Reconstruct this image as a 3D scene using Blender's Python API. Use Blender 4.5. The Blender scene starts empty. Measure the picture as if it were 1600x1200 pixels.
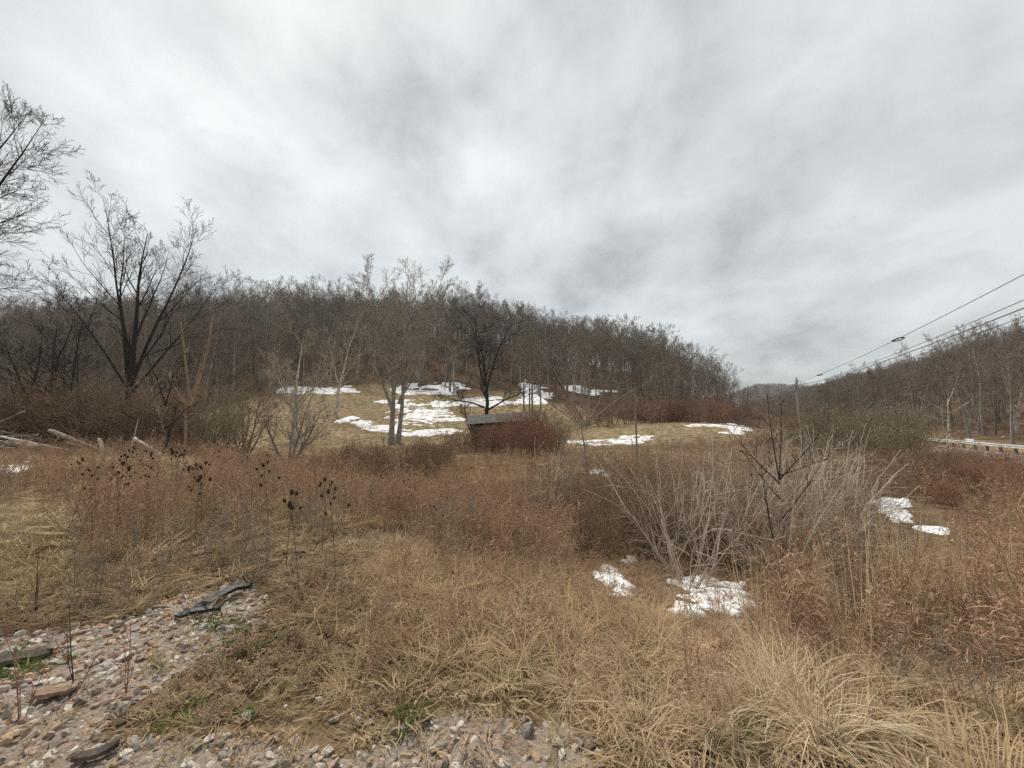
import bpy, math
import numpy as np
from mathutils import Vector, Euler

# ------------------------------------------------------------------ camera, sky, sun, exposure
SC = bpy.context.scene
COL = SC.collection
F = 622.0                      # focal length in photo pixels (1600 px wide)
CAM = np.array([0.0, 0.0, 2.6])
PITCH = math.radians(5.2)
cam_d = bpy.data.cameras.new('camera'); cam = bpy.data.objects.new('camera', cam_d); COL.objects.link(cam)
cam_d.sensor_width = 36.0; cam_d.lens = 36.0 * F / 1600.0; cam_d.clip_start = 0.05; cam_d.clip_end = 6000
cam.location = CAM; cam.rotation_euler = (math.pi / 2 + PITCH, 0, 0)
SC.camera = cam
SC.render.resolution_x = 1024; SC.render.resolution_y = 768

SUN_AZ, SUN_EL = math.radians(-35), math.radians(56)      # azimuth clockwise from +Y
sun_dir = Vector((math.sin(SUN_AZ) * math.cos(SUN_EL), math.cos(SUN_AZ) * math.cos(SUN_EL), math.sin(SUN_EL)))
w = bpy.data.worlds.new('World'); SC.world = w; w.use_nodes = True
nt = w.node_tree; nt.nodes.clear(); N = nt.nodes.new; LK = nt.links.new
def wmath(op, a, b=None):
    n = N('ShaderNodeMath'); n.operation = op
    for i, v in enumerate((a, b)):
        if v is None: continue
        if isinstance(v, (int, float)): n.inputs[i].default_value = v
        else: LK(v, n.inputs[i])
    return n.outputs[0]
tc = N('ShaderNodeTexCoord'); sep = N('ShaderNodeSeparateXYZ'); LK(tc.outputs['Generated'], sep.inputs[0])
zz = wmath('ADD', wmath('MAXIMUM', sep.outputs[2], 0.0), 0.42)
cmb = N('ShaderNodeCombineXYZ')                            # a flat cloud deck seen in perspective
LK(wmath('DIVIDE', sep.outputs[0], zz), cmb.inputs[0]); LK(wmath('DIVIDE', sep.outputs[1], zz), cmb.inputs[1])
mp = N('ShaderNodeMapping'); LK(cmb.outputs[0], mp.inputs[0])
mp.inputs['Rotation'].default_value = (0, 0, math.radians(20)); mp.inputs['Scale'].default_value = (1.0, 0.85, 1); mp.inputs['Location'].default_value = (3.1, 0.4, 0)
def wnoise(scale, det, rough, dist):
    n = N('ShaderNodeTexNoise'); LK(mp.outputs[0], n.inputs['Vector'])
    n.inputs['Scale'].default_value = scale; n.inputs['Detail'].default_value = det
    n.inputs['Roughness'].default_value = rough; n.inputs['Distortion'].default_value = dist
    return n.outputs['Fac']
n1 = wnoise(1.5, 5, 0.52, 0.15); n2 = wnoise(4.6, 6, 0.55, 0.2)
cl = wmath('ADD', wmath('MULTIPLY', n1, 0.62), wmath('MULTIPLY', n2, 0.38))
ramp = N('ShaderNodeValToRGB'); LK(cl, ramp.inputs[0])
e = ramp.color_ramp.elements
e[0].position = 0.37; e[0].color = (0.262, 0.278, 0.280, 1)
e[1].position = 0.60; e[1].color = (0.485, 0.503, 0.499, 1)
m = e.new(0.47); m.color = (0.375, 0.392, 0.391, 1)
# thin spots towards the hidden sun let more light through (a broad soft brightening of the deck)
dt = N('ShaderNodeVectorMath'); dt.operation = 'DOT_PRODUCT'; LK(tc.outputs['Generated'], dt.inputs[0]); dt.inputs[1].default_value = sun_dir
glow = wmath('ADD', 0.90, wmath('MULTIPLY', wmath('POWER', wmath('MAXIMUM', dt.outputs['Value'], 0.0), 3.0), 0.22))
vm = N('ShaderNodeVectorMath'); vm.operation = 'SCALE'; LK(ramp.outputs[0], vm.inputs[0]); LK(glow, vm.inputs['Scale'])
sky = N('ShaderNodeTexSky'); sky.sky_type = 'NISHITA'; sky.sun_disc = False
sky.sun_elevation = SUN_EL; sky.sun_rotation = SUN_AZ
bg1 = N('ShaderNodeBackground'); LK(sky.outputs[0], bg1.inputs[0]); bg1.inputs[1].default_value = 0.08
bg2 = N('ShaderNodeBackground'); LK(vm.outputs[0], bg2.inputs[0]); bg2.inputs[1].default_value = 0.58
mx = N('ShaderNodeMixShader'); mx.inputs[0].default_value = 0.95
LK(bg1.outputs[0], mx.inputs[1]); LK(bg2.outputs[0], mx.inputs[2])
wo = N('ShaderNodeOutputWorld'); LK(mx.outputs[0], wo.inputs[0])

sl = bpy.data.lights.new('sun', 'SUN'); sun = bpy.data.objects.new('sun', sl); COL.objects.link(sun)
sl.energy = 1.5; sl.angle = math.radians(10); sl.color = (1.0, 0.95, 0.87)
sun.rotation_euler = (-sun_dir).to_track_quat('-Z', 'Y').to_euler(); sun.location = (0, 0, 60)
SC.view_settings.view_transform = 'Standard'; SC.view_settings.look = 'None'
SC.view_settings.exposure = 1.6; SC.view_settings.gamma = 1.0; SC.view_settings.use_curve_mapping = False
SC.cycles.max_bounces = 5; SC.cycles.diffuse_bounces = 4; SC.cycles.transparent_max_bounces = 8
SC.cycles.use_denoising = False

# ------------------------------------------------------------------ small helpers
def smooth(a, b, x):
    t = np.clip((np.asarray(x, float) - a) / (b - a), 0, 1); return t * t * (3 - 2 * t)
def vnoise(x, y, seed=0):
    x = np.asarray(x, float); y = np.asarray(y, float)
    xi = np.floor(x).astype(np.int64); yi = np.floor(y).astype(np.int64); fx = x - xi; fy = y - yi
    fx = fx * fx * (3 - 2 * fx); fy = fy * fy * (3 - 2 * fy)
    def h(i, j):
        n = (i * 374761393 + j * 668265263 + seed * 1442695041) & 0xffffffff
        n = ((n ^ (n >> 13)) * 1274126177) & 0xffffffff
        return ((n ^ (n >> 16)) & 0xffff) / 65535.0
    return (h(xi, yi) * (1 - fx) + h(xi + 1, yi) * fx) * (1 - fy) + (h(xi, yi + 1) * (1 - fx) + h(xi + 1, yi + 1) * fx) * fy
def fbm(x, y, seed=0, o=4):
    s = 0; a = 0.5
    for k in range(o):
        s = s + a * vnoise(np.asarray(x) * 2 ** k, np.asarray(y) * 2 ** k, seed + k * 17); a *= 0.5
    return s / (1 - 0.5 ** o)

RD = math.radians(26.0); SR, CR = math.sin(RD), math.cos(RD)      # direction of the road
def road_pt(s, p, z=0.0): return np.array([p * CR + s * SR, -p * SR + s * CR, z])
def perp(x, y): return np.asarray(x) * CR - np.asarray(y) * SR
def along(x, y): return np.asarray(x) * SR + np.asarray(y) * CR

CX = [-600, -250, -180, -100, -45, 0, 43, 58, 72, 90, 110]
CZ = [23, 27, 30, 35, 36, 30, 19, 9.5, 3.0, 0.5, 0.0]
PY = [20, 42, 55, 80, 100, 140, 165, 300, 700]
PV = [0, 0.0, 0.066, 0.278, 0.49, 0.97, 1.04, 0.75, 0.3]
def Hbase(x, y):
    x = np.asarray(x, float); y = np.asarray(y, float)
    left = np.interp(x, CX, CZ) * np.interp(y, PY, PV)
    yy = np.interp(x, [-200, -60, 0, 80], [0.9, 1.0, 1.0, 1.0])
    mound = 1.7 * np.exp(-(((x - 21) / 11) ** 2 + ((y - 45) / 8) ** 2))
    p = perp(x, y); s = along(x, y)
    rz = np.interp(s, [-500, 0, 250, 700, 1500], [31, 28, 24, 28, 32])
    right = rz * np.interp(p, [27, 40, 80, 112, 150, 400], [0, 0.06, 0.58, 1.0, 1.02, 0.7])
    far = 46 * smooth(650, 1000, y) * smooth(500, 250, np.abs(x - 420))
    sd = (x + 1.1 * y - 3.4) / 1.487
    berm = 1.1 * (1 - smooth(-0.3, 5.0, sd)) * smooth(60, 28, np.hypot(x, y))
    roadcut = -0.25 * smooth(12, 15, p) * smooth(60, 26, p)
    return left + mound + np.maximum(right, 0) + far + berm + roadcut
def H(x, y):
    r = np.hypot(x, y)
    k = smooth(1.5, 8, r); p = perp(x, y)
    k = k * (1 - 0.93 * smooth(13, 15, p) * smooth(28, 25, p))
    n = (fbm(np.asarray(x) * 0.35, np.asarray(y) * 0.35, 5, 3) - 0.5) * 0.34 * k
    n2 = (fbm(np.asarray(x) * 0.06, np.asarray(y) * 0.06, 9, 3) - 0.5) * smooth(45, 110, r) * 5.0 * smooth(27, 45, np.abs(p - 0) ) 
    n3 = (vnoise(np.asarray(x) * 1.6, np.asarray(y) * 1.6, 3) - 0.5) * 0.06 * smooth(0.5, 3, r) * smooth(40, 15, r)
    return Hbase(x, y) + n + n2 + n3 * (1 - smooth(13, 15, p) * smooth(28, 25, p))
def Hs(x, y): return float(H(np.array([x]), np.array([y]))[0])

def ray(px, py):
    dx = (px - 800.0) / F; dz = -(py - 600.0) / F
    d = np.array([dx, math.cos(PITCH) - dz * math.sin(PITCH), math.sin(PITCH) + dz * math.cos(PITCH)])
    return d / d[1]                                       # per metre of depth
def hit(px, py, lo=1.0, hi=300.0):
    d = ray(px, py); t = np.geomspace(lo, hi, 4000)
    P = CAM[None] + d[None] * t[:, None]; below = P[:, 2] < H(P[:, 0], P[:, 1])
    i = int(np.argmax(below)) if below.any() else len(t) - 1
    return P[i]
def at(px, py, depth):
    return CAM + ray(px, py) * depth
def ground_at(px, depth):
    d = ray(px, 650); x, y = d[0] * depth, depth
    return np.array([x, y, Hs(x, y)])

def mesh_from(name, V, Q=None, T=None, smooth_shade=True, mat=None):
    me = bpy.data.meshes.new(name)
    V = np.ascontiguousarray(V, np.float32); me.vertices.add(len(V)); me.vertices.foreach_set('co', V.ravel())
    Q = np.zeros((0, 4), np.int32) if Q is None else np.asarray(Q, np.int32).reshape(-1, 4)
    T = np.zeros((0, 3), np.int32) if T is None else np.asarray(T, np.int32).reshape(-1, 3)
    lv = np.concatenate([Q.ravel(), T.ravel()]); me.loops.add(len(lv)); me.loops.foreach_set('vertex_index', lv)
    n = len(Q) + len(T); me.polygons.add(n)
    tot = np.concatenate([np.full(len(Q), 4), np.full(len(T), 3)]).astype(np.int32)
    st = np.concatenate([[0], np.cumsum(tot)[:-1]]).astype(np.int32)
    me.polygons.foreach_set('loop_start', st)
    me.polygons.foreach_set('use_smooth', np.full(n, smooth_shade))
    me.update(calc_edges=True); me.validate()
    if mat is not None: me.materials.append(mat)
    return me
def obj(name, me, parent=None, link=True):
    o = bpy.data.objects.new(name, me)
    if link: COL.objects.link(o)
    if parent is not None: o.parent = parent
    return o
def empty(name, loc, rz=0.0, s=1.0):
    o = bpy.data.objects.new(name, None); COL.objects.link(o); o.empty_display_size = 0.2
    o.location = loc; o.rotation_euler = (0, 0, rz); o.scale = (s, s, s); return o
def tag(o, label=None, cat=None, group=None, kind=None):
    if label: o['label'] = label
    if cat: o['category'] = cat
    if group: o['group'] = group
    if kind: o['kind'] = kind
    return o
def dup(root, loc, rz, s, label=None, group=None):
    r = root.copy(); COL.objects.link(r); r.location = loc; r.rotation_euler = (0, 0, rz); r.scale = s if hasattr(s, '__len__') else (s, s, s)
    if label: r['label'] = label
    if group: r['group'] = group
    for ch in root.children:
        c = ch.copy(); COL.objects.link(c); c.parent = r
        for g in ch.children:
            d = g.copy(); COL.objects.link(d); d.parent = c
    return r

# --- batches of tubes and ribbons --------------------------------------------------------------
def unit(a): return a / np.maximum(np.linalg.norm(a, axis=-1, keepdims=True), 1e-9)
def tubes(P, R, k):
    """P (m,n,3), R (m,n) -> verts, quads"""
    m, n, _ = P.shape
    T = np.empty_like(P); T[:, 1:-1] = P[:, 2:] - P[:, :-2]; T[:, 0] = P[:, 1] - P[:, 0]; T[:, -1] = P[:, -1] - P[:, -2]
    T = unit(T)
    ref = np.where(np.abs(T[:, :1, 2:3]) > 0.8, np.array([1.0, 0, 0]), np.array([0, 0, 1.0]))
    U = unit(np.cross(T, np.broadcast_to(ref, T.shape))); W = np.cross(T, U)
    a = np.arange(k) * 2 * np.pi / k
    V = P[:, :, None] + R[:, :, None, None] * (U[:, :, None] * np.cos(a)[None, None, :, None] + W[:, :, None] * np.sin(a)[None, None, :, None])
    b = (np.arange(m) * n * k)[:, None, None]; i = np.arange(n - 1)[None, :, None] * k; j = np.arange(k)[None, None, :]; j2 = (j + 1) % k
    Q = np.stack([b + i + j, b + i + j2, b + i + k + j2, b + i + k + j], -1)
    return V.reshape(-1, 3), Q.reshape(-1, 4)
def ribbons(P, W, rng):
    m, n, _ = P.shape
    T = unit(P[:, -1] - P[:, 0]); a = rng.uniform(0, 2 * np.pi, m)
    hz = np.hypot(T[:, 0], T[:, 1])[:, None]; rv = unit(np.cross(T, np.stack([np.cos(a), np.sin(a), 0.3 * np.sin(3 * a)], -1)))
    S = unit(unit(np.cross(T, np.array([0, 0, 1.0]))) * hz * 1.3 + rv * (.35 + .8 * (1 - hz)))
    V = np.stack([P - S[:, None] * W[..., None] * 0.5, P + S[:, None] * W[..., None] * 0.5], 2)
    b = (np.arange(m) * n * 2)[:, None]; i = np.arange(n - 1)[None] * 2
    Q = np.stack([b + i, b + i + 1, b + i + 3, b + i + 2], -1)
    return V.reshape(-1, 3), Q.reshape(-1, 4)
class Pile:
    def __init__(s): s.V = []; s.Q = []; s.n = 0
    def add(s, vq):
        V, Q = vq; s.V.append(V); s.Q.append(Q + s.n); s.n += len(V); return s
    def mesh(s, name, mat, sm=True): return mesh_from(name, np.concatenate(s.V), np.concatenate(s.Q), None, sm, mat)
def grow(rng, S, D, L, n, wander, trop):
    m = len(S); P = np.empty((m, n, 3)); P[:, 0] = S; d = unit(D); st = (np.asarray(L) / (n - 1))[:, None]
    for i in range(1, n):
        d = d + rng.normal(0, wander, (m, 3)); d[:, 2] += trop; d = unit(d); P[:, i] = P[:, i - 1] + d * st
    return P
def spawn(rng, P, R, L, c, t0, t1, a0, a1, ratio, fall, rr):
    """children of every branch -> start, dir, length, radius"""
    m, n, _ = P.shape
    t = t0 + (t1 - t0) * (np.arange(c)[None] + rng.uniform(0, 1, (m, c))) / c
    f = t * (n - 1); i = np.minimum(f.astype(int), n - 2); g = (f - i)[..., None]; r_ = np.arange(m)[:, None]
    S = P[r_, i] * (1 - g) + P[r_, i + 1] * g; T = unit(P[r_, i + 1] - P[r_, i])
    rad = R[r_, i] * (1 - g[..., 0]) + R[r_, i + 1] * g[..., 0]
    ref = np.where(np.abs(T[..., 2:3]) > 0.9, np.array([1.0, 0, 0]), np.array([0, 0, 1.0]))
    U = unit(np.cross(T, ref)); W = np.cross(T, U)
    az = (np.arange(c)[None] * 2.4 + rng.uniform(0, 6.28, (m, 1)) + rng.normal(0, 0.4, (m, c)))[..., None]
    an = rng.uniform(a0, a1, (m, c))[..., None]
    D = T * np.cos(an) + (U * np.cos(az) + W * np.sin(az)) * np.sin(an)
    ln = np.asarray(L)[:, None] * ratio * (1 - fall * (t - t0) / max(t1 - t0, 1e-6)) * rng.uniform(0.65, 1.2, (m, c))
    return S.reshape(-1, 3), D.reshape(-1, 3), ln.ravel(), (rad * rr).ravel()
def taper(r0, n, end): return np.asarray(r0)[:, None] * np.linspace(1, end, n)[None]

# ------------------------------------------------------------------ materials
def new_mat(name):
    m = bpy.data.materials.new(name); m.use_nodes = True; t = m.node_tree; t.nodes.clear(); return m, t
def plant_mat(name, cols, island=0.6, noise=6.0, nstr=0.35, transl=0.0, rough=0.9):
    """colour from a ramp driven by random per island, per object and a noise; optional translucency"""
    m, t = new_mat(name); N = t.nodes.new; L = t.links.new
    geo = N('ShaderNodeNewGeometry'); oi = N('ShaderNodeObjectInfo')
    a = N('ShaderNodeMath'); a.operation = 'MULTIPLY'; L(geo.outputs['Random Per Island'], a.inputs[0]); a.inputs[1].default_value = island
    b = N('ShaderNodeMath'); b.operation = 'MULTIPLY_ADD'; L(oi.outputs['Random'], b.inputs[0]); b.inputs[1].default_value = (1 - island) * .6; L(a.outputs[0], b.inputs[2])
    ln_ = N('ShaderNodeTexNoise'); L(oi.outputs['Location'], ln_.inputs['Vector']); ln_.inputs['Scale'].default_value = .55; ln_.inputs['Detail'].default_value = 2
    b2 = N('ShaderNodeMath'); b2.operation = 'MULTIPLY_ADD'; L(ln_.outputs['Fac'], b2.inputs[0]); b2.inputs[1].default_value = 1.1; b2.inputs[2].default_value = -.55 + (1 - island) * .2
    b3 = N('ShaderNodeMath'); b3.operation = 'ADD'; L(b.outputs[0], b3.inputs[0]); L(b2.outputs[0], b3.inputs[1]); b = b3
    r = N('ShaderNodeValToRGB'); L(b.outputs[0], r.inputs[0]); el = r.color_ramp.elements
    for i, c in enumerate(cols):
        p = i / max(len(cols) - 1, 1)
        q = el[0] if i == 0 else (el[len(el) - 1] if i == len(cols) - 1 else el.new(p))
        q.position = p; q.color = (*c, 1)
    tcn = N('ShaderNodeTexCoord'); nz = N('ShaderNodeTexNoise'); L(tcn.outputs['Object'], nz.inputs['Vector']); nz.inputs['Scale'].default_value = noise; nz.inputs['Detail'].default_value = 3
    mr = N('ShaderNodeMapRange'); L(nz.outputs['Fac'], mr.inputs[0]); mr.inputs[1].default_value = 0.3; mr.inputs[2].default_value = 0.7
    mr.inputs[3].default_value = 1 - nstr; mr.inputs[4].default_value = 1 + nstr
    vs = N('ShaderNodeVectorMath'); vs.operation = 'SCALE'; L(r.outputs[0], vs.inputs[0]); L(mr.outputs[0], vs.inputs['Scale'])
    out = N('ShaderNodeOutputMaterial')
    df = N('ShaderNodeBsdfDiffuse'); L(vs.outputs[0], df.inputs[0]); df.inputs['Roughness'].default_value = rough
    if transl > 0:
        tr = N('ShaderNodeBsdfTranslucent'); L(vs.outputs[0], tr.inputs[0]); x = N('ShaderNodeMixShader'); x.inputs[0].default_value = transl
        L(df.outputs[0], x.inputs[1]); L(tr.outputs[0], x.inputs[2]); L(x.outputs[0], out.inputs[0])
    else: L(df.outputs[0], out.inputs[0])
    return m
def solid_mat(name, c1, c2, scale=8.0, rough=0.8, metal=0.0, bump=0.2, stretch=(1, 1, 1), detail=6, lo=0.35, hi=0.65):
    m, t = new_mat(name); N = t.nodes.new; L = t.links.new
    tcn = N('ShaderNodeTexCoord'); mp = N('ShaderNodeMapping'); L(tcn.outputs['Object'], mp.inputs[0]); mp.inputs['Scale'].default_value = stretch
    nz = N('ShaderNodeTexNoise'); L(mp.outputs[0], nz.inputs['Vector']); nz.inputs['Scale'].default_value = scale; nz.inputs['Detail'].default_value = detail; nz.inputs['Roughness'].default_value = 0.65
    r = N('ShaderNodeValToRGB'); L(nz.outputs['Fac'], r.inputs[0]); r.color_ramp.elements[0].position = lo; r.color_ramp.elements[1].position = hi
    r.color_ramp.elements[0].color = (*c1, 1); r.color_ramp.elements[1].color = (*c2, 1)
    bs = N('ShaderNodeBsdfPrincipled'); L(r.outputs[0], bs.inputs['Base Color']); bs.inputs['Roughness'].default_value = rough; bs.inputs['Metallic'].default_value = metal
    bs.inputs['Specular IOR Level'].default_value = 0.3
    if bump:
        bp = N('ShaderNodeBump'); bp.inputs['Strength'].default_value = bump; bp.inputs['Distance'].default_value = 0.02; L(nz.outputs['Fac'], bp.inputs['Height']); L(bp.outputs[0], bs.inputs['Normal'])
    out = N('ShaderNodeOutputMaterial'); L(bs.outputs[0], out.inputs[0]); return m

M = {}
M['bark_wood'] = plant_mat('bark_wood', [(0.12, 0.1, 0.082), (0.22, 0.19, 0.158), (0.34, 0.3, 0.255), (0.52, 0.48, 0.42)], 0.25, 1.5)
M['twig_wood'] = plant_mat('twig_wood', [(0.17, 0.132, 0.104), (0.25, 0.202, 0.165), (0.34, 0.29, 0.24)], 0.3, 0.8)
M['bark_dark'] = plant_mat('bark_dark', [(.046, .040, .034), (.069, .060, .051)], 0.3, 3)
M['twig_dark'] = plant_mat('twig_dark', [(.054, .044, .038), (.090, .074, .062)], 0.4, 2)
M['bark_grey'] = plant_mat('bark_grey', [(0.24, 0.21, 0.18), (0.36, 0.32, 0.275)], 0.3, 3)
M['twig_grey'] = plant_mat('twig_grey', [(0.28, 0.24, 0.195), (0.44, 0.385, 0.32)], 0.5, 2)
M['bark_pale'] = plant_mat('bark_pale', [(.476, .427, .350), (.588, .532, .448), (.280, .245, .196)], 0.3, 2.2, 0.45)
M['twig_pale'] = plant_mat('twig_pale', [(.322, .273, .210), (.462, .399, .315)], 0.5, 2)
M['bark_tan'] = plant_mat('bark_tan', [(0.32, 0.235, 0.165), (0.42, 0.31, 0.22)], 0.3, 3)
M['shrub_brown'] = plant_mat('shrub_brown', [(0.19, 0.13, 0.09), (0.28, 0.195, 0.135), (0.38, 0.28, 0.2)], 0.5, 2)
M['shrub_red'] = plant_mat('shrub_red', [(0.24, 0.125, 0.085), (0.33, 0.18, 0.125), (0.38, 0.25, 0.175)], 0.6, 2)
M['shrub_olive'] = plant_mat('shrub_olive', [(0.2, 0.16, 0.105), (0.3, 0.245, 0.165), (0.4, 0.335, 0.24)], 0.5, 2)
M['weed_red'] = plant_mat('weed_red', [(0.275, 0.155, 0.1), (0.43, 0.265, 0.175), (0.55, 0.385, 0.26), (0.33, 0.2, 0.13)], 0.45, 3, 0.3, 0.15)
M['weed_brown'] = plant_mat('weed_brown', [(0.26, 0.18, 0.115), (0.42, 0.305, 0.2), (0.56, 0.43, 0.29)], 0.5, 3, 0.3, 0.15)
M['weed_grey'] = plant_mat('weed_grey', [(0.24, 0.19, 0.14), (0.36, 0.295, 0.225), (0.46, 0.385, 0.3)], 0.5, 3, 0.3, 0.1)
M['grass_tan'] = plant_mat('grass_tan', [(0.42, 0.3, 0.17), (0.56, 0.43, 0.26), (0.64, 0.51, 0.33), (0.48, 0.355, 0.21)], 0.6, 3, 0.25, 0.42)
M['grass_straw'] = plant_mat('grass_straw', [(0.6, 0.48, 0.31), (0.72, 0.61, 0.43), (0.8, 0.71, 0.54)], 0.7, 3, 0.2, 0.42)
M['grass_short'] = plant_mat('grass_short', [(0.42, 0.325, 0.195), (0.56, 0.455, 0.28), (0.4, 0.335, 0.19), (0.63, 0.53, 0.345)], 0.7, 3, 0.25, 0.42)
M['grass_green'] = plant_mat('grass_green', [(.070, .110, .028), (.120, .165, .045), (.200, .220, .080)], 0.7, 3, 0.25, 0.3)
M['cane'] = plant_mat('cane', [(0.34, 0.265, 0.195), (0.54, 0.455, 0.36), (0.27, 0.19, 0.14)], 0.6, 2)
M['cane_pale'] = plant_mat('cane_pale', [(.50, .425, .335), (.66, .575, .47), (.42, .34, .26)], 0.6, 2)
M['leaf_dead'] = plant_mat('leaf_dead', [(0.22, 0.125, 0.07), (0.4, 0.26, 0.15), (0.54, 0.4, 0.26)], 0.8, 8, 0.25, 0.2)
M['teasel'] = plant_mat('teasel', [(0.055, 0.038, 0.028), (0.095, 0.068, 0.048)], 0.3, 40, 0.4)
M['teasel_stem'] = plant_mat('teasel_stem', [(.110, .078, .052), (.190, .140, .095)], 0.4, 10)
M['log'] = solid_mat('log', (.12, .09, .065), (.36, .30, .235), 5, 0.95, 0, 0.5, (1, 1, 1))
M['log_bare'] = solid_mat('log_bare', (.48, .42, .34), (.68, .61, .51), 4, 0.9, 0, 0.3)
M['log_dark'] = solid_mat('log_dark', (.035, .028, .023), (.12, .09, .07), 6, 0.95, 0, 0.5)
M['board'] = solid_mat('board', (.16, .105, .070), (.30, .205, .140), 6, 0.9, 0, 0.5, (1, 8, 8))
M['rubber'] = solid_mat('rubber', (.010, .010, .011), (.045, .043, .042), 14, 0.55, 0, 0.4)
M['roof'] = solid_mat('roof', (.030, .029, .022), (.080, .074, .058), 3, 0.85, 0, 0.2)
M['shed_wood'] = solid_mat('shed_wood', (.045, .032, .025), (.130, .095, .072), 4, 0.95, 0, 0.4, (6, 6, .6))
M['pole'] = solid_mat('pole', (.25, .23, .19), (.42, .39, .33), 3, 0.9, 0, 0.3, (6, 6, .4))
M['hardware'] = solid_mat('hardware', (.03, .03, .032), (.07, .07, .07), 9, 0.6, 0, 0.1)
M['porcelain'] = solid_mat('porcelain', (.16, .15, .14), (.24, .22, .21), 9, 0.3, 0, 0)
M['wire'] = solid_mat('wire', (.016, .016, .017), (.030, .030, .032), 2, 0.6, 0, 0)
M['galv'] = solid_mat('galv', (.42, .42, .41), (.60, .60, .58), 3, 0.55, 0.2, 0.05)
M['post_wood'] = solid_mat('post_wood', (.09, .075, .06), (.17, .14, .115), 5, 0.9, 0, 0.3)
M['asphalt'] = solid_mat('asphalt', (.14, .133, .125), (.23, .22, .21), 1.2, 0.95, 0, 0.1)
M['paint_white'] = solid_mat('paint_white', (.36, .355, .345), (.55, .55, .54), 4, 0.7, 0, 0)
M['paint_yellow'] = solid_mat('paint_yellow', (.55, .38, .05), (.68, .48, .08), 4, 0.7, 0, 0)
M['plastic_white'] = solid_mat('plastic_white', (.68, .68, .66), (.80, .80, .78), 5, 0.5, 0, 0)

def stone_mat():
    m, t = new_mat('stone'); N = t.nodes.new; L = t.links.new
    oi = N('ShaderNodeObjectInfo'); geo = N('ShaderNodeNewGeometry')
    ad = N('ShaderNodeMath'); ad.operation = 'ADD'; L(oi.outputs['Random'], ad.inputs[0]); L(geo.outputs['Random Per Island'], ad.inputs[1])
    fr = N('ShaderNodeMath'); fr.operation = 'FRACT'; L(ad.outputs[0], fr.inputs[0])
    r = N('ShaderNodeValToRGB'); L(fr.outputs[0], r.inputs[0]); r.color_ramp.interpolation = 'CONSTANT'; el = r.color_ramp.elements
    cols = [(.40, .34, .28), (.47, .345, .265), (.55, .49, .42), (.41, .275, .205), (.35, .315, .275), (.64, .59, .52), (.50, .40, .315), (.27, .22, .18), (.49, .34, .205), (.46, .395, .33)]
    for i, c in enumerate(cols):
        q = el[i] if i < 2 else el.new(i / len(cols)); q.position = i / len(cols); q.color = (*c, 1)
    tcn = N('ShaderNodeTexCoord'); nz = N('ShaderNodeTexNoise'); L(tcn.outputs['Object'], nz.inputs['Vector']); nz.inputs['Scale'].default_value = 2.2; nz.inputs['Detail'].default_value = 8; nz.inputs['Roughness'].default_value = .7
    mr = N('ShaderNodeMapRange'); L(nz.outputs['Fac'], mr.inputs[0]); mr.inputs[1].default_value = .3; mr.inputs[2].default_value = .7; mr.inputs[3].default_value = .62; mr.inputs[4].default_value = 1.25
    vs = N('ShaderNodeVectorMath'); vs.operation = 'SCALE'; L(r.outputs[0], vs.inputs[0]); L(mr.outputs[0], vs.inputs['Scale'])
    bs = N('ShaderNodeBsdfPrincipled'); L(vs.outputs[0], bs.inputs['Base Color']); bs.inputs['Roughness'].default_value = .9; bs.inputs['Specular IOR Level'].default_value = .2
    bp = N('ShaderNodeBump'); bp.inputs['Strength'].default_value = .5; bp.inputs['Distance'].default_value = .15; L(nz.outputs['Fac'], bp.inputs['Height']); L(bp.outputs[0], bs.inputs['Normal'])
    o = N('ShaderNodeOutputMaterial'); L(bs.outputs[0], o.inputs[0]); return m
M['stone'] = stone_mat()
def snow_mat():
    m, t = new_mat('snow'); N = t.nodes.new; L = t.links.new
    tcn = N('ShaderNodeTexCoord'); nz = N('ShaderNodeTexNoise'); L(tcn.outputs['Object'], nz.inputs['Vector']); nz.inputs['Scale'].default_value = 9; nz.inputs['Detail'].default_value = 6
    r = N('ShaderNodeValToRGB'); L(nz.outputs['Fac'], r.inputs[0]); r.color_ramp.elements[0].position = .3; r.color_ramp.elements[1].position = .55
    r.color_ramp.elements[0].color = (.52, .50, .47, 1); r.color_ramp.elements[1].color = (.80, .81, .83, 1)
    bs = N('ShaderNodeBsdfPrincipled'); L(r.outputs[0], bs.inputs['Base Color']); bs.inputs['Roughness'].default_value = .8
    bp = N('ShaderNodeBump'); bp.inputs['Strength'].default_value = .6; bp.inputs['Distance'].default_value = .02; L(nz.outputs['Fac'], bp.inputs['Height']); L(bp.outputs[0], bs.inputs['Normal'])
    o = N('ShaderNodeOutputMaterial'); L(bs.outputs[0], o.inputs[0]); return m
M['snow'] = snow_mat()
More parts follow.
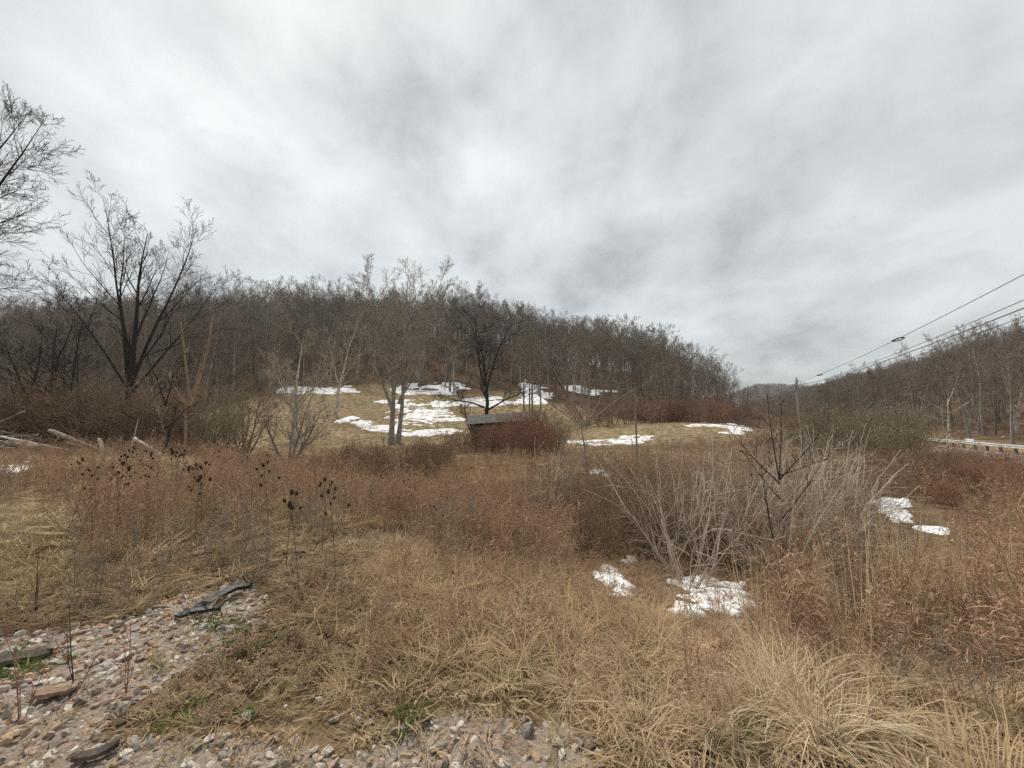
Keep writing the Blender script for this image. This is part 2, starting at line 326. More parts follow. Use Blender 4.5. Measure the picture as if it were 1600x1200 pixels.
def ground_mat():
    m, t = new_mat('ground_cover'); N = t.nodes.new; L = t.links.new
    at_ = N('ShaderNodeAttribute'); at_.attribute_name = 'cover'
    tcn = N('ShaderNodeTexCoord')
    def nz(s, d):
        n = N('ShaderNodeTexNoise'); L(tcn.outputs['Object'], n.inputs['Vector']); n.inputs['Scale'].default_value = s; n.inputs['Detail'].default_value = d; n.inputs['Roughness'].default_value = .65; return n.outputs['Fac']
    a = nz(22, 6); b = nz(1.3, 6)
    s = N('ShaderNodeMath'); s.operation = 'MULTIPLY'; L(a, s.inputs[0]); L(b, s.inputs[1])
    mr = N('ShaderNodeMapRange'); L(s.outputs[0], mr.inputs[0]); mr.inputs[1].default_value = .12; mr.inputs[2].default_value = .38; mr.inputs[3].default_value = .5; mr.inputs[4].default_value = 1.45
    vs = N('ShaderNodeVectorMath'); vs.operation = 'SCALE'; L(at_.outputs['Color'], vs.inputs[0]); L(mr.outputs[0], vs.inputs['Scale'])
    bs = N('ShaderNodeBsdfDiffuse'); L(vs.outputs[0], bs.inputs[0])
    bp = N('ShaderNodeBump'); bp.inputs['Strength'].default_value = .8; bp.inputs['Distance'].default_value = .05; L(a, bp.inputs['Height']); L(bp.outputs[0], bs.inputs['Normal'])
    o = N('ShaderNodeOutputMaterial'); L(bs.outputs[0], o.inputs[0]); return m
M['ground'] = ground_mat()

# ------------------------------------------------------------------ ground
def lawn_mask(x, y):
    """mown or grazed open grass: the bank below the wood, and the strip between weeds and bank"""
    x = np.asarray(x, float); y = np.asarray(y, float)
    e = wood_edge(x)
    a = smooth(36, 41, y) * smooth(e + 3, e - 1, y) * smooth(-50, -38, x) * smooth(48, 40, x)
    b = smooth(27, 30, y) * smooth(40, 36, y) * smooth(-24, -20, x) * smooth(14, 20, x + 30 * (x > 0) * 0)
    return np.clip(a + 0 * b, 0, 1)
def wood_edge(x):
    x = np.asarray(x, float)
    return np.interp(x, [-200, -90, -52, -40, -20, 0, 12, 20, 40, 60, 90], [55, 52, 54, 76, 79, 77, 66, 52, 54, 62, 78]) + (vnoise(x * .15, x * 0, 21) - .5) * 5
def short_mask_old(x, y):   # short yellow-green grass on the left of the track bed
    x = np.asarray(x, float); y = np.asarray(y, float)
    return smooth(-2.6, -4.0, x) * smooth(2.6, 3.2, y) * smooth(8.0, 6.0, y + (x + 5) * .3)

ts = np.linspace(-6.45, 6.45, 380); gx = 4.5 * np.sinh(ts)
ty = np.linspace(math.asinh(-40 / 4.5), math.asinh(2200 / 4.5), 330); gy = 4.5 * np.sinh(ty)
GX, GY = np.meshgrid(gx, gy)
GZ = H(GX.ravel(), GY.ravel())
V = np.stack([GX.ravel(), GY.ravel(), GZ], -1)
nx_, ny_ = len(gx), len(gy); ii = (np.arange(ny_ - 1)[:, None] * nx_ + np.arange(nx_ - 1)[None]).ravel()
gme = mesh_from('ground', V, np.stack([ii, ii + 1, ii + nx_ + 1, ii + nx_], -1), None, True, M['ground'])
cx, cy = V[:, 0], V[:, 1]
def blend(c, col, k): return c * (1 - k[:, None]) + np.array(col)[None] * k[:, None]
c = np.tile(np.array([.135, .092, .058]), (len(V), 1))
c = blend(c, (.23, .165, .095), smooth(.4, .65, fbm(cx * .25, cy * .25, 31)) * .7)
lm = lawn_mask(cx, cy)
c = blend(c, (.27, .208, .128), lm)
c = blend(c, (.215, .180, .108), lm * smooth(.42, .68, fbm(cx * .2, cy * .2, 44)) * .8)
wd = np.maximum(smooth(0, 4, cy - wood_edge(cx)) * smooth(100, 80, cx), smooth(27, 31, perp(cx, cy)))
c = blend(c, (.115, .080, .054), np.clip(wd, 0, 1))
c = blend(c, (.26, .19, .10), smooth(23.5, 24.5, perp(cx, cy)) * smooth(30, 27, perp(cx, cy)) * .8)
ca = gme.color_attributes.new('cover', 'FLOAT_COLOR', 'POINT')
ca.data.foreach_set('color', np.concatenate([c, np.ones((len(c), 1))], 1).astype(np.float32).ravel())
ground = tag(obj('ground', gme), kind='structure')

# ------------------------------------------------------------------ road with markings
def strip(name, p0, p1, s0, s1, z, mat, n=120, dash=None):
    s = np.linspace(s0, s1, n); Vv = []; Q = []
    if dash is None:
        a = np.stack([p0 * CR + s * SR, -p0 * SR + s * CR], -1); b = np.stack([p1 * CR + s * SR, -p1 * SR + s * CR], -1)
        Vv = np.concatenate([np.c_[a, np.full(n, z)], np.c_[b, np.full(n, z)]]); i = np.arange(n - 1)
        Q = np.stack([i, i + n, i + n + 1, i + 1], -1)
    return obj(name, mesh_from(name, Vv, Q, None, False, mat))
ROADZ = -0.16
tag(strip('road', 16.0, 22.7, -60, 420, ROADZ, M['asphalt']), kind='structure')
road = bpy.data.objects['road']
for p0 in (16.35, 22.2): strip('edge_line', p0, p0 + .12, -60, 420, ROADZ + .004, M['paint_white']).parent = road
for p0 in (19.18, 19.42): strip('centre_line', p0, p0 + .11, -60, 420, ROADZ + .004, M['paint_yellow']).parent = road

# ------------------------------------------------------------------ plants: generators
def tree_meshes(seed, stems, levels, mt, mb, name='tree', rmin=.006, sides=(8, 6, 4, 3, 3, 3), trunk_levels=1):
    """stems: list of (offset, direction, length, radius); levels: dicts for each order of branching"""
    rng = np.random.default_rng(seed)
    S = np.array([s[0] for s in stems], float); D = np.array([s[1] for s in stems], float)
    L = np.array([s[2] for s in stems], float); R0 = np.array([s[3] for s in stems], float)
    t = levels[0]; P = grow(rng, S, D, L, t['n'], t['wander'], t['trop']); R = taper(R0, t['n'], t.get('end', .25))
    R[:, 0] *= t.get('flare', 1.25)
    trunk = Pile(); crown = Pile(); trunk.add(tubes(P, np.maximum(R, rmin), sides[0]))
    for k, lv in enumerate(levels[1:], 1):
        S, D, L, r = spawn(rng, P, R, L, lv['c'], lv.get('t0', .2), lv.get('t1', .99), lv['a0'], lv['a1'], lv['ratio'], lv.get('fall', .45), lv.get('rr', .6))
        if lv.get('keep', 1) < 1:
            kk = rng.uniform(0, 1, len(S)) < lv['keep']; S, D, L, r = S[kk], D[kk], L[kk], r[kk]
        P = grow(rng, S, D, L, lv['n'], lv['wander'], lv['trop']); R = taper(r, lv['n'], lv.get('end', .3))
        (trunk if k < trunk_levels else crown).add(tubes(P, np.maximum(R, rmin * (1 if k < len(levels) - 1 else .7)), sides[k]))
    return trunk.mesh(name + '_trunk', mt), (crown.mesh(name + '_crown', mb) if crown.n else None)
def tree_obj(name, meshes, loc, rz, s, label, cat='tree', group=None, pn=('trunk', 'crown')):
    r = empty(name, loc, rz, s); tag(r, label, cat, group)
    for n_, me in zip(pn, meshes):
        if me is not None: obj(n_, me, r)
    return r
def rad(d): return math.radians(d)
WOODS = []
def wood_levels(c1, c2, c3, c4, a=(30, 58), ratio=.42, t0=.32, trop=.05):
    return [dict(n=9, wander=.05, trop=.03, end=.06),
            dict(c=c1, t0=t0, a0=rad(a[0]), a1=rad(a[1]), ratio=ratio, fall=.55, n=7, wander=.10, trop=trop, rr=.55, end=.25),
            dict(c=c2, t0=.18, a0=rad(25), a1=rad(52), ratio=.50, fall=.45, n=5, wander=.07, trop=.06, rr=.6),
            dict(c=c3, t0=.15, a0=rad(20), a1=rad(45), ratio=.55, fall=.35, n=4, wander=.05, trop=.05, rr=.65),
            dict(c=c4, t0=.2, a0=rad(18), a1=rad(40), ratio=.6, fall=.25, n=3, wander=.04, trop=.03, rr=.7)]
for i in range(7):                                    # seven wood trees about 14 m tall
    h = [16, 15, 17, 13, 16, 18, 15][i]
    st = [((0, 0, -.3), (.03 * (i % 3 - 1), .02, 1), h * .8, .15 + .02 * (i % 3))]
    if i in (2, 5): st = [((0, 0, -.3), (.13, .02, 1), h * .78, .14), ((.2, .1, -.3), (-.14, -.05, 1), h * .72, .12)]
    c1 = 13 if len(st) == 1 else 8
    WOODS.append(tree_meshes(100 + i, st, wood_levels(c1, 7, 6, 3, ratio=[.36, .32, .38, .42, .30, .36, .34][i], t0=[.32, .40, .3, .24, .46, .32, .36][i], trop=.10),
                             M['bark_wood'], M['twig_wood'], 'wood_tree', rmin=.0105, sides=(6, 4, 3, 3, 3)))
WOODS_PALE = [tree_meshes(140 + i, [((0, 0, -.3), (.05, .02, 1), 11.5, .15)], wood_levels(11, 7, 6, 3, ratio=.4, t0=.35, trop=.06), M['bark_pale'], M['twig_grey'], 'pale_wood_tree', rmin=.012, sides=(6, 4, 3, 3, 3)) for i in range(2)]
LOWTREE = [tree_meshes(160 + i, [((0, 0, -.3), (.05, .02, 1), 11.5, .2)], wood_levels(11, 6, 5, 2, ratio=.42, t0=.3, trop=.07), M['bark_wood'], M['twig_wood'], 'far_tree', rmin=.03, sides=(4, 3, 3, 3, 3)) for i in range(3)]

def shrub_mesh(seed, h, stems, spread, mat, c=(7, 6, 3), rmin=.005, r0=.02, trop=.02, wander=.12, base=.25, lean=(.15, .7)):
    rng = np.random.default_rng(seed); a = rng.uniform(0, 6.283, stems); b = base * np.sqrt(rng.uniform(0, 1, stems)) * h * .5
    le = rng.uniform(lean[0], lean[1], stems) * spread
    S = np.stack([np.cos(a) * b, np.sin(a) * b, np.full(stems, -.05)], -1); D = np.stack([np.cos(a) * le, np.sin(a) * le, np.ones(stems)], -1)
    L = h * rng.uniform(.65, 1.1, stems); P = grow(rng, S, D, L, 6, wander, trop); R = taper(np.full(stems, r0), 6, .3)
    pl = Pile(); pl.add(tubes(P, R, 4))
    for k, cc in enumerate(c):
        S, D, L, r = spawn(rng, P, R, L, cc, .2, .99, rad(22), rad(60), .45, .4, .6)
        P = grow(rng, S, D, L, 4 if k == 0 else 3, wander, trop); R = taper(r, P.shape[1], .4); pl.add(tubes(P, np.maximum(R, rmin), 3))
    return pl.mesh('shrub', mat)
SHRUB = {'brown': [shrub_mesh(200 + i, 2.6, 12, 1.0, M['shrub_brown'], (6, 5, 3), .006) for i in range(3)],
         'red': [shrub_mesh(210 + i, 2.2, 16, .9, M['shrub_red'], (6, 5, 2), .005) for i in range(2)],
         'olive': [shrub_mesh(220 + i, 3.2, 9, 1.0, M['shrub_olive'], (7, 5, 3), .006, .03) for i in range(2)]}

def cane_mesh(seed, n, L0, mat, r=.006, droop=-.10, c=5, spread=1.0, up=1.0, base=.25):
    rng = np.random.default_rng(seed); a = rng.uniform(0, 6.283, n); le = rng.uniform(.1, .9, n) * spread
    S = np.stack([np.cos(a) * base * rng.uniform(0, 1, n), np.sin(a) * base * rng.uniform(0, 1, n), np.full(n, -.05)], -1)
    D = np.stack([np.cos(a) * le, np.sin(a) * le, np.full(n, up)], -1); L = L0 * rng.uniform(.55, 1.15, n)
    P = grow(rng, S, D, L, 9, .11, droop); R = taper(r * rng.uniform(.7, 1.2, n), 9, .4); pl = Pile(); pl.add(tubes(P, R, 4))
    S, D, L, rr = spawn(rng, P, R, L, c, .15, .97, rad(25), rad(75), .26, .2, .6)
    P = grow(rng, S, D, L, 4, .1, -.02); pl.add(tubes(P, np.maximum(taper(rr, 4, .5), .0022), 3))
    S, D, L, rr = spawn(rng, P, taper(rr, 4, .5), L, 2, .3, .97, rad(25), rad(65), .5, .2, .7)
    P = grow(rng, S, D, L, 3, .1, 0); pl.add(tubes(P, np.maximum(taper(rr, 3, .5), .0018), 3))
    return pl.mesh('canes', mat)

def weed_mesh(seed, n, h, mat, side=12, plume=True, rbase=.12, lean=.25, r=.0045):
    """stalks with short side sprays and withered leaves"""
    rng = np.random.default_rng(seed); a = rng.uniform(0, 6.283, n); b = rbase * np.sqrt(rng.uniform(0, 1, n)); le = rng.normal(0, lean, (n, 2))
    S = np.stack([np.cos(a) * b, np.sin(a) * b, np.full(n, -.03)], -1); D = np.c_[le, np.ones(n)]; L = h * rng.uniform(.6, 1.1, n)
    P = grow(rng, S, D, L, 6, .06, -.01); R = taper(np.full(n, r), 6, .5); pl = Pile(); pl.add(tubes(P, R, 3))
    S, D, L2, rr = spawn(rng, P, R, L, side, .35, .99, rad(25), rad(60), .2, .5, .7)
    P2 = grow(rng, S, D, L2, 4, .12, -.03); pl.add(tubes(P2, np.maximum(taper(rr, 4, .6), .0024), 3))
    if plume:
        S, D, L3, rr = spawn(rng, P2, taper(rr, 4, .6), L2, 3, .2, .98, rad(20), rad(70), .38, .2, .7)
        P3 = grow(rng, S, D, np.maximum(L3, .02), 3, .2, -.08); pl.add(ribbons(P3, np.stack([np.full(len(S), .004), np.full(len(S), .009), np.full(len(S), .002)], -1), rng))
    S, D, L4, rr = spawn(rng, P, R, L, 7, .05, .85, rad(40), rad(100), .17, .1, .7)
    P4 = grow(rng, S, D, L4, 4, .3, -.25); pl.add(ribbons(P4, np.tile([.004, .011, .009, .002], (len(S), 1)), rng))
    return pl.mesh('weed', mat)

def tuft_mesh(seed, n, L0, mat, rbase=.10, lean=.8, droop=-.22, wd=.004, pts=6, comb=None, wander=.06):
    rng = np.random.default_rng(seed); a = rng.uniform(0, 6.283, n); b = rbase * np.sqrt(rng.uniform(0, 1, n)); le = np.abs(rng.normal(lean * .6, lean * .5, n))
    S = np.stack([np.cos(a) * b, np.sin(a) * b, np.full(n, -.01)], -1); a2 = a + rng.normal(0, .6, n)
    D = np.stack([np.cos(a2) * le, np.sin(a2) * le, np.ones(n)], -1)
    if comb is not None: D[:, 0] += comb; 
    L = L0 * rng.uniform(.45, 1.1, n); P = grow(rng, S, D, L, pts, wander, droop)
    P[..., 2] = np.maximum(P[..., 2], .012 + .03 * rng.uniform(0, 1, (n, 1)))
    Wd = wd * rng.uniform(.6, 1.2, n)[:, None] * np.concatenate([np.linspace(.8, 1, 2), np.linspace(1, .15, pts - 2)])[None]
    return mesh_from('tuft', *ribbons(P, Wd, rng), None, True, mat)
def leafy_mesh(seed, n, mat, L=.09, wd=.02):
    """low rosette of broad green blades"""
    rng = np.random.default_rng(seed); a = rng.uniform(0, 6.283, n); le = rng.uniform(.3, 1.6, n)
    S = np.stack([np.cos(a) * .02, np.sin(a) * .02, np.full(n, 0.0)], -1); D = np.stack([np.cos(a) * le, np.sin(a) * le, np.ones(n)], -1)
    P = grow(rng, S, D, L * rng.uniform(.5, 1.2, n), 5, .05, -.2); P[..., 2] = np.maximum(P[..., 2], .01)
    return mesh_from('rosette', *ribbons(P, wd * rng.uniform(.4, 1, n)[:, None] * np.array([[.4, .9, 1, .7, .1]]), rng), None, True, mat)
def leaf_mesh(seed, mat):
    rng = np.random.default_rng(seed); P = np.zeros((1, 5, 3)); P[0, :, 0] = np.linspace(-.04, .04, 5); P[0, :, 2] = .008 + .012 * np.abs(np.linspace(-1, 1, 5)) ** 1.5 + rng.uniform(0, .006, 5)
    V, Q = ribbons(P, np.array([[.006, .03, .042, .03, .003]]), rng)
    # ribbons() picks its own side; force a nearly level leaf
    V = V.reshape(5, 2, 3); wds = np.array([.004, .032, .044, .03, .002]); V[:, 0] = P[0] - np.c_[np.zeros(5), wds * .5, -rng.uniform(-.006, .012, 5)]; V[:, 1] = P[0] + np.c_[np.zeros(5), wds * .5, rng.uniform(-.004, .014, 5)]
    return mesh_from('dead_leaf', V.reshape(-1, 3), Q, None, True, mat)

# ------------------------------------------------------------------ scattering (uncountable ground cover only)
def scatter(name, meshes, pts, rot, scl, idx, parent=None, label=None, cat=None):
    me = bpy.data.meshes.new(name); n = len(pts); me.vertices.add(n); me.vertices.foreach_set('co', np.asarray(pts, np.float32).ravel())
    at_ = me.attributes.new('rot', 'FLOAT_VECTOR', 'POINT'); at_.data.foreach_set('vector', np.asarray(rot, np.float32).ravel())
    at_ = me.attributes.new('scl', 'FLOAT_VECTOR', 'POINT'); sc = np.asarray(scl, np.float32); sc = np.repeat(sc[:, None], 3, 1) if sc.ndim == 1 else sc
    at_.data.foreach_set('vector', sc.ravel())
    at_ = me.attributes.new('pick', 'INT', 'POINT'); at_.data.foreach_set('value', np.asarray(idx, np.int32))
    o = obj(name, me, parent); tag(o, label, cat, None, 'stuff')
    g = bpy.data.node_groups.new(name + '_scatter', 'GeometryNodeTree')
    g.interface.new_socket('Geometry', in_out='INPUT', socket_type='NodeSocketGeometry'); g.interface.new_socket('Geometry', in_out='OUTPUT', socket_type='NodeSocketGeometry')
    N = g.nodes.new; L = g.links.new; gi = N('NodeGroupInput'); go = N('NodeGroupOutput'); iop = N('GeometryNodeInstanceOnPoints'); jn = N('GeometryNodeJoinGeometry')
    for k, ms in enumerate(meshes):
        po = bpy.data.objects.new(name + '_source', ms); oi = N('GeometryNodeObjectInfo'); oi.inputs['Object'].default_value = po; oi.inputs['As Instance'].default_value = True
        L(oi.outputs['Geometry'], jn.inputs[0])
    def na(nm, ty):
        q = N('GeometryNodeInputNamedAttribute'); q.data_type = ty; q.inputs['Name'].default_value = nm; return q.outputs['Attribute']
    er = N('FunctionNodeEulerToRotation'); L(na('rot', 'FLOAT_VECTOR'), er.inputs[0])
    L(gi.outputs[0], iop.inputs['Points']); L(jn.outputs[0], iop.inputs['Instance']); iop.inputs['Pick Instance'].default_value = True
    L(na('pick', 'INT'), iop.inputs['Instance Index']); L(er.outputs[0], iop.inputs['Rotation']); L(na('scl', 'FLOAT_VECTOR'), iop.inputs['Scale']); L(iop.outputs[0], go.inputs[0])
    md = o.modifiers.new('scatter', 'NODES'); md.node_group = g
    return o
def jitter_grid(rng, x0, x1, y0, y1, sp):
    X, Y = np.meshgrid(np.arange(x0, x1, sp), np.arange(y0, y1, sp)); X = X.ravel() + rng.uniform(-.5, .5, X.size) * sp; Y = Y.ravel() + rng.uniform(-.5, .5, Y.size) * sp
    return X, Y
def in_view(x, y, margin=0.25): return (np.abs(x) < (1.286 + margin) * np.maximum(y, .1) + 3.0)
def put(name, meshes, x, y, rng, smin, smax, tilt=.1, dz=0.0, zs=None, label=None, cat=None, rotz=None):
    n = len(x); z = H(x, y) + dz; rot = np.stack([rng.normal(0, tilt, n), rng.normal(0, tilt, n), rng.uniform(0, 6.283, n) if rotz is None else rotz], -1)
    s = rng.uniform(smin, smax, n)
    if zs is not None: s = np.stack([s, s, s * zs], -1)
    return scatter(name, meshes, np.stack([x, y, z], -1), rot, s, rng.integers(0, len(meshes), n), label=label, cat=cat)

# ------------------------------------------------------------------ the wood on the hill and on the ridge beyond the road
rng = np.random.default_rng(7)
X, Y = jitter_grid(rng, -330, 100, 45, 172, 3.9)
ok = (Y > wood_edge(X) + rng.uniform(-1.5, 2.5, len(X))) & (X < 92) & (Hbase(X, Y) > np.where(X > 55, .15, -1)) & in_view(X, Y, .2) & (perp(X, Y) < 8) & (rng.uniform(0, 1, len(X)) < .92)
hx, hy = X[ok], Y[ok]
o_ = np.argsort(np.hypot(hx, hy)); hx, hy = hx[o_], hy[o_]
NH = 200
skyl = np.zeros(len(hx), bool)
first = np.arange(len(hx)) < NH
def edge_size(x, y): return np.interp(perp(x, y), [-12, -1, 5, 8], [1.0, .74, .5, .4])     # lower growth where the wood runs out towards the road
for k in np.where(first)[0]:
    j = int(rng.integers(0, len(WOODS))); s = float(rng.uniform(.72, 1.3) * edge_size(hx[k], hy[k])); me = WOODS[j]; g_ = 'trees of the wood on the hill'
    sz = 'tall ' if s > 1.12 else ('small ' if s < .88 else ''); tw = 'two-stemmed ' if j in (2, 5) else ''
    rw = 'at the edge of' if hy[k] < wood_edge(np.array([hx[k]]))[0] + 5 else 'inside'
    pl_ = 'behind the brown thicket' if hx[k] < -45 else ('above the snowy bank' if hx[k] < 12 else 'above the grassy mound')
    lab = sz + tw + 'bare grey-brown tree ' + rw + ' the hill wood ' + pl_
    if rng.uniform() < .08: me = WOODS_PALE[int(rng.integers(0, 2))]; lab = 'pale-barked bare tree ' + rw + ' the hill wood ' + pl_; g_ = 'pale-barked trees of the wood on the hill'
    tree_obj('wood_tree', me, (hx[k], hy[k], Hs(hx[k], hy[k])), rng.uniform(0, 6.28), s, lab, 'tree', g_)
def both(ms):
    out = []
    for a, b in ms:
        # one joined mesh for the far mass of trees
        va = np.empty(len(a.vertices) * 3, np.float32); a.vertices.foreach_get('co', va); vb = np.empty(len(b.vertices) * 3, np.float32); b.vertices.foreach_get('co', vb)
        qa = np.empty(len(a.loops), np.int32); a.loops.foreach_get('vertex_index', qa); qb = np.empty(len(b.loops), np.int32); b.loops.foreach_get('vertex_index', qb)
        me = mesh_from('far_tree', np.concatenate([va.reshape(-1, 3), vb.reshape(-1, 3)]), np.concatenate([qa.reshape(-1, 4), qb.reshape(-1, 4) + len(a.vertices)]), None, True, a.materials[0]); me.materials.append(b.materials[0])
        mi = np.concatenate([np.zeros(len(a.polygons)), np.ones(len(b.polygons))]).astype(np.int32); me.polygons.foreach_set('material_index', mi); out.append(me)
    return out
WJ = both(WOODS + WOODS_PALE[:1]); LJ = both(LOWTREE)
crest = smooth(105, 135, hy[~first]); thin = rng.uniform(0, 1, len(crest)) > .25 * crest
hv = edge_size(hx[~first][thin], hy[~first][thin]) * (.78 + .5 * fbm(hx[~first][thin] * .06, hy[~first][thin] * .06, 515, 3))
put('hill_wood', WJ, hx[~first][thin], hy[~first][thin], rng, (.72 + .1 * crest[thin]) * hv, (1.15 + .3 * crest[thin] ** 2) * hv, .03, label='rest of the bare wood covering the hill up to its crest', cat='wood')
# right ridge
Sg, Pg = jitter_grid(rng, 5, 330, 30, 128, 4.4); RX = Pg * CR + Sg * SR; RY = -Pg * SR + Sg * CR
ok = in_view(RX, RY, .25) & (RY > 3); RX, RY = RX[ok], RY[ok]; o_ = np.argsort(np.hypot(RX, RY)); RX, RY = RX[o_], RY[o_]
NR = 70
for k in range(NR):
    j = int(rng.integers(0, len(WOODS))); s = float(rng.uniform(.6, 1.15)); g_ = 'trees on the ridge beyond the guardrail'
    lab = ('tall ' if s > .98 else ('small ' if s < .76 else '')) + ('two-stemmed ' if j in (2, 5) else '') + 'bare brown tree ' + ('at the foot of' if perp(RX[k], RY[k]) < 36 else 'on the slope of') + ' the ridge beyond the guardrail'
    tree_obj('wood_tree', WOODS[j], (RX[k], RY[k], Hs(RX[k], RY[k])), rng.uniform(0, 6.28), s, lab, 'tree', g_)
put('ridge_wood', WJ[:7], RX[NR:], RY[NR:], rng, .65, 1.15, .03, label='rest of the bare wood on the ridge beyond the road', cat='wood')
Sg, Pg = jitter_grid(rng, 330, 1150, 22, 190, 7.5); FX = Pg * CR + Sg * SR; FY = -Pg * SR + Sg * CR
X2, Y2 = jitter_grid(rng, 150, 760, 660, 1080, 11); FX = np.concatenate([FX, X2]); FY = np.concatenate([FY, Y2])
ok = (FY > 100) & (FX > 0.5 * FY); put('distant_wood', LJ, FX[ok], FY[ok], rng, .9, 1.4, .02, label='distant hazy wood closing the valley along the road', cat='wood')
# undergrowth in the woods
X, Y = jitter_grid(rng, -300, 95, 45, 150, 3.4); ok = (Y > wood_edge(X) - .5) & in_view(X, Y, .15) & (X < 90) & (perp(X, Y) < 8); ux, uy = X[ok], Y[ok]
Sg, Pg = jitter_grid(rng, 8, 240, 28.5, 95, 3.4); ux = np.concatenate([ux, Pg * CR + Sg * SR]); uy = np.concatenate([uy, -Pg * SR + Sg * CR]); ok = in_view(ux, uy, .2) & (uy > 4)
put('undergrowth', SHRUB['brown'] + SHRUB['olive'][:1], ux[ok], uy[ok], rng, .22, .6, .1, label='brown leafless undergrowth between the trees of the woods', cat='undergrowth')

# ------------------------------------------------------------------ single trees in front of the wood
def lv(c1, c2, c3, c4, a=(28, 55), ratio=.5, t0=.25, trop=.05, tw=.06, w1=.1, n0=9, keep=1, end0=.06, tt=.02):
    L_ = wood_levels(c1, c2, c3, c4, a, ratio, t0, trop); L_[1]['end'] = .12; L_[0].update(wander=tw, n=n0, end=end0, trop=tt)
    for i_, q in enumerate(L_[1:]): q['wander'] = w1 * (1, .9, .6, .5)[i_]
    return L_
def hero(name, seed, px, depth, stems, levels, mt, mb, label, rmin=.006, rz=0.0, s=1.0, cat='tree', trunk_levels=1, dy=0):
    g = ground_at(px, depth); g[2] -= .05
    ms = tree_meshes(seed, stems, levels, M[mt], M[mb], name, rmin, (10, 7, 5, 4, 3), trunk_levels)
    return tree_obj(name, ms, tuple(g), rz, s, label, cat)
# dark tree with limbs fanning from low on the trunk
hero('dark_tree', 301, 197, 27, [((0, 0, -.3), (.03, 0, 1), 11.8, .20), ((.04, 0, 3.0), (.30, .05, 1), 10.0, .095), ((-.02, 0, 3.4), (-.30, .1, 1), 9.6, .09), ((.02, 0, 4.2), (.10, -.30, 1), 8.8, .08), ((0, 0, 4.0), (-.08, .32, 1), 8.6, .08), ((.03, 0, 2.6), (.62, 0, .9), 7.6, .07), ((0, 0, 3.0), (-.62, -.1, .9), 7.2, .065), ((0, 0, 1.6), (.9, .1, .55), 4.2, .05), ((0, 0, 1.2), (-.9, 0, .5), 3.8, .045)],
     lv(8, 6, 5, 3, (24, 46), .36, .36, .05, .045, .07), 'bark_dark', 'twig_dark', 'dark-barked bare tree with upright limbs fanning out above the brown thicket', .0055, 0, 1.27)
# big spreading tree standing outside the frame on the left
hero('spreading_tree', 302, -250, 17.5, [((0, 0, -.3), (.02, 0, 1), 13.0, .26), ((0, 0, 3), (.62, .1, 1), 11.0, .12), ((0, 0, 4.2), (-.5, .2, 1), 9, .11), ((0, 0, 5), (.55, -.35, 1), 9.5, .10), ((0, 0, 6.5), (.5, .35, 1), 8.5, .09), ((0, 0, 2.4), (.8, -.1, .8), 9, .09)],
     lv(15, 8, 6, 3, (30, 60), .32, .2, -.012, .05, .08), 'bark_dark', 'twig_dark', 'large spreading bare tree with drooping outer twigs left of the thicket', .005, 0, 1.28)
hero('dark_tree', 303, 95, 33, [((0, 0, -.3), (-.12, 0, 1), 11.5, .16), ((.3, 0, -.3), (.12, 0, 1), 12, .16), ((.8, .2, -.3), (.28, 0, 1), 10.5, .13)],
     lv(9, 6, 5, 3, (25, 50), .34, .35, .06, .05, .1), 'bark_dark', 'twig_dark', 'dark bare tree with three slim stems behind the brown thicket', .007)
hero('thorny_tree', 304, 45, 24, [((0, 0, -.3), (.3, 0, 1), 7, .12), ((.1, 0, -.3), (-.3, 0, 1), 7.5, .12), ((0, 0, 1), (.0, .2, 1), 8, .1)],
     lv(8, 6, 5, 3, (35, 65), .42, .2, .02, .09, .14), 'bark_dark', 'twig_dark', 'tangled dark bare tree behind the pile of fallen logs', .007)
# the tall pair-stemmed tree on the open bank
hero('vase_tree', 305, 612, 43, [((0, 0, -.3), (-.03, 0, 1), 15.5, .26), ((.55, .1, -.3), (.08, 0, 1), 14.5, .22), ((0, 0, 3.2), (-.42, .1, 1), 13, .13), ((.6, 0, 3.6), (.42, -.1, 1), 13, .13), ((.2, 0, 5.0), (.12, .4, 1), 11.5, .12), ((.2, 0, 4.4), (-.16, -.36, 1), 11.5, .12)],
     lv(9, 7, 6, 3, (22, 48), .36, .25, .05, .04, .08), 'bark_grey', 'twig_grey', 'tall bare vase-shaped tree with two close trunks on the snowy bank', .009, 0, 1.2)
hero('pale_tree', 306, 462, 45, [((0, 0, -.3), (.02, 0, 1), 12.5, .24), ((0, 0, 2.5), (-.5, 0, 1), 8, .11), ((0, 0, 3.0), (.5, .1, 1), 7.5, .11), ((0, 0, 2.2), (-.3, -.3, 1), 7.5, .1)],
     lv(10, 6, 5, 3, (30, 60), .38, .2, .05, .05, .08), 'bark_pale', 'twig_pale', 'whitish bare tree with a straight bole and brush-like side limbs', .009)
hero('pale_tree', 307, 524, 58, [((0, 0, -.3), (.06, 0, 1), 15, .24), ((.1, 0, 4), (.45, 0, 1), 7, .1), ((.2, 0, 5), (-.4, .1, 1), 7, .09)],
     lv(11, 6, 5, 3, (35, 60), .34, .3, .05, .05, .09), 'bark_pale', 'twig_pale', 'slender whitish tree leaning slightly at the upper edge of the bank', .010)
hero('gnarled_tree', 308, 757, 50, [((0, 0, -.3), (-.02, 0, 1), 13.5, .26), ((0, 0, 4), (.35, 0, 1), 10, .15), ((0, 0, 5), (-.30, .1, 1), 9, .13), ((0, 0, 2.2), (.85, .05, .45), 6.5, .13), ((0, 0, 2.6), (-.85, 0, .5), 5.5, .11)],
     lv(9, 6, 5, 3, (35, 65), .36, .25, .03, .09, .15), 'bark_dark', 'twig_dark', 'dark gnarled bare tree with crooked low limbs behind the shed', .009, 0, 1.15)
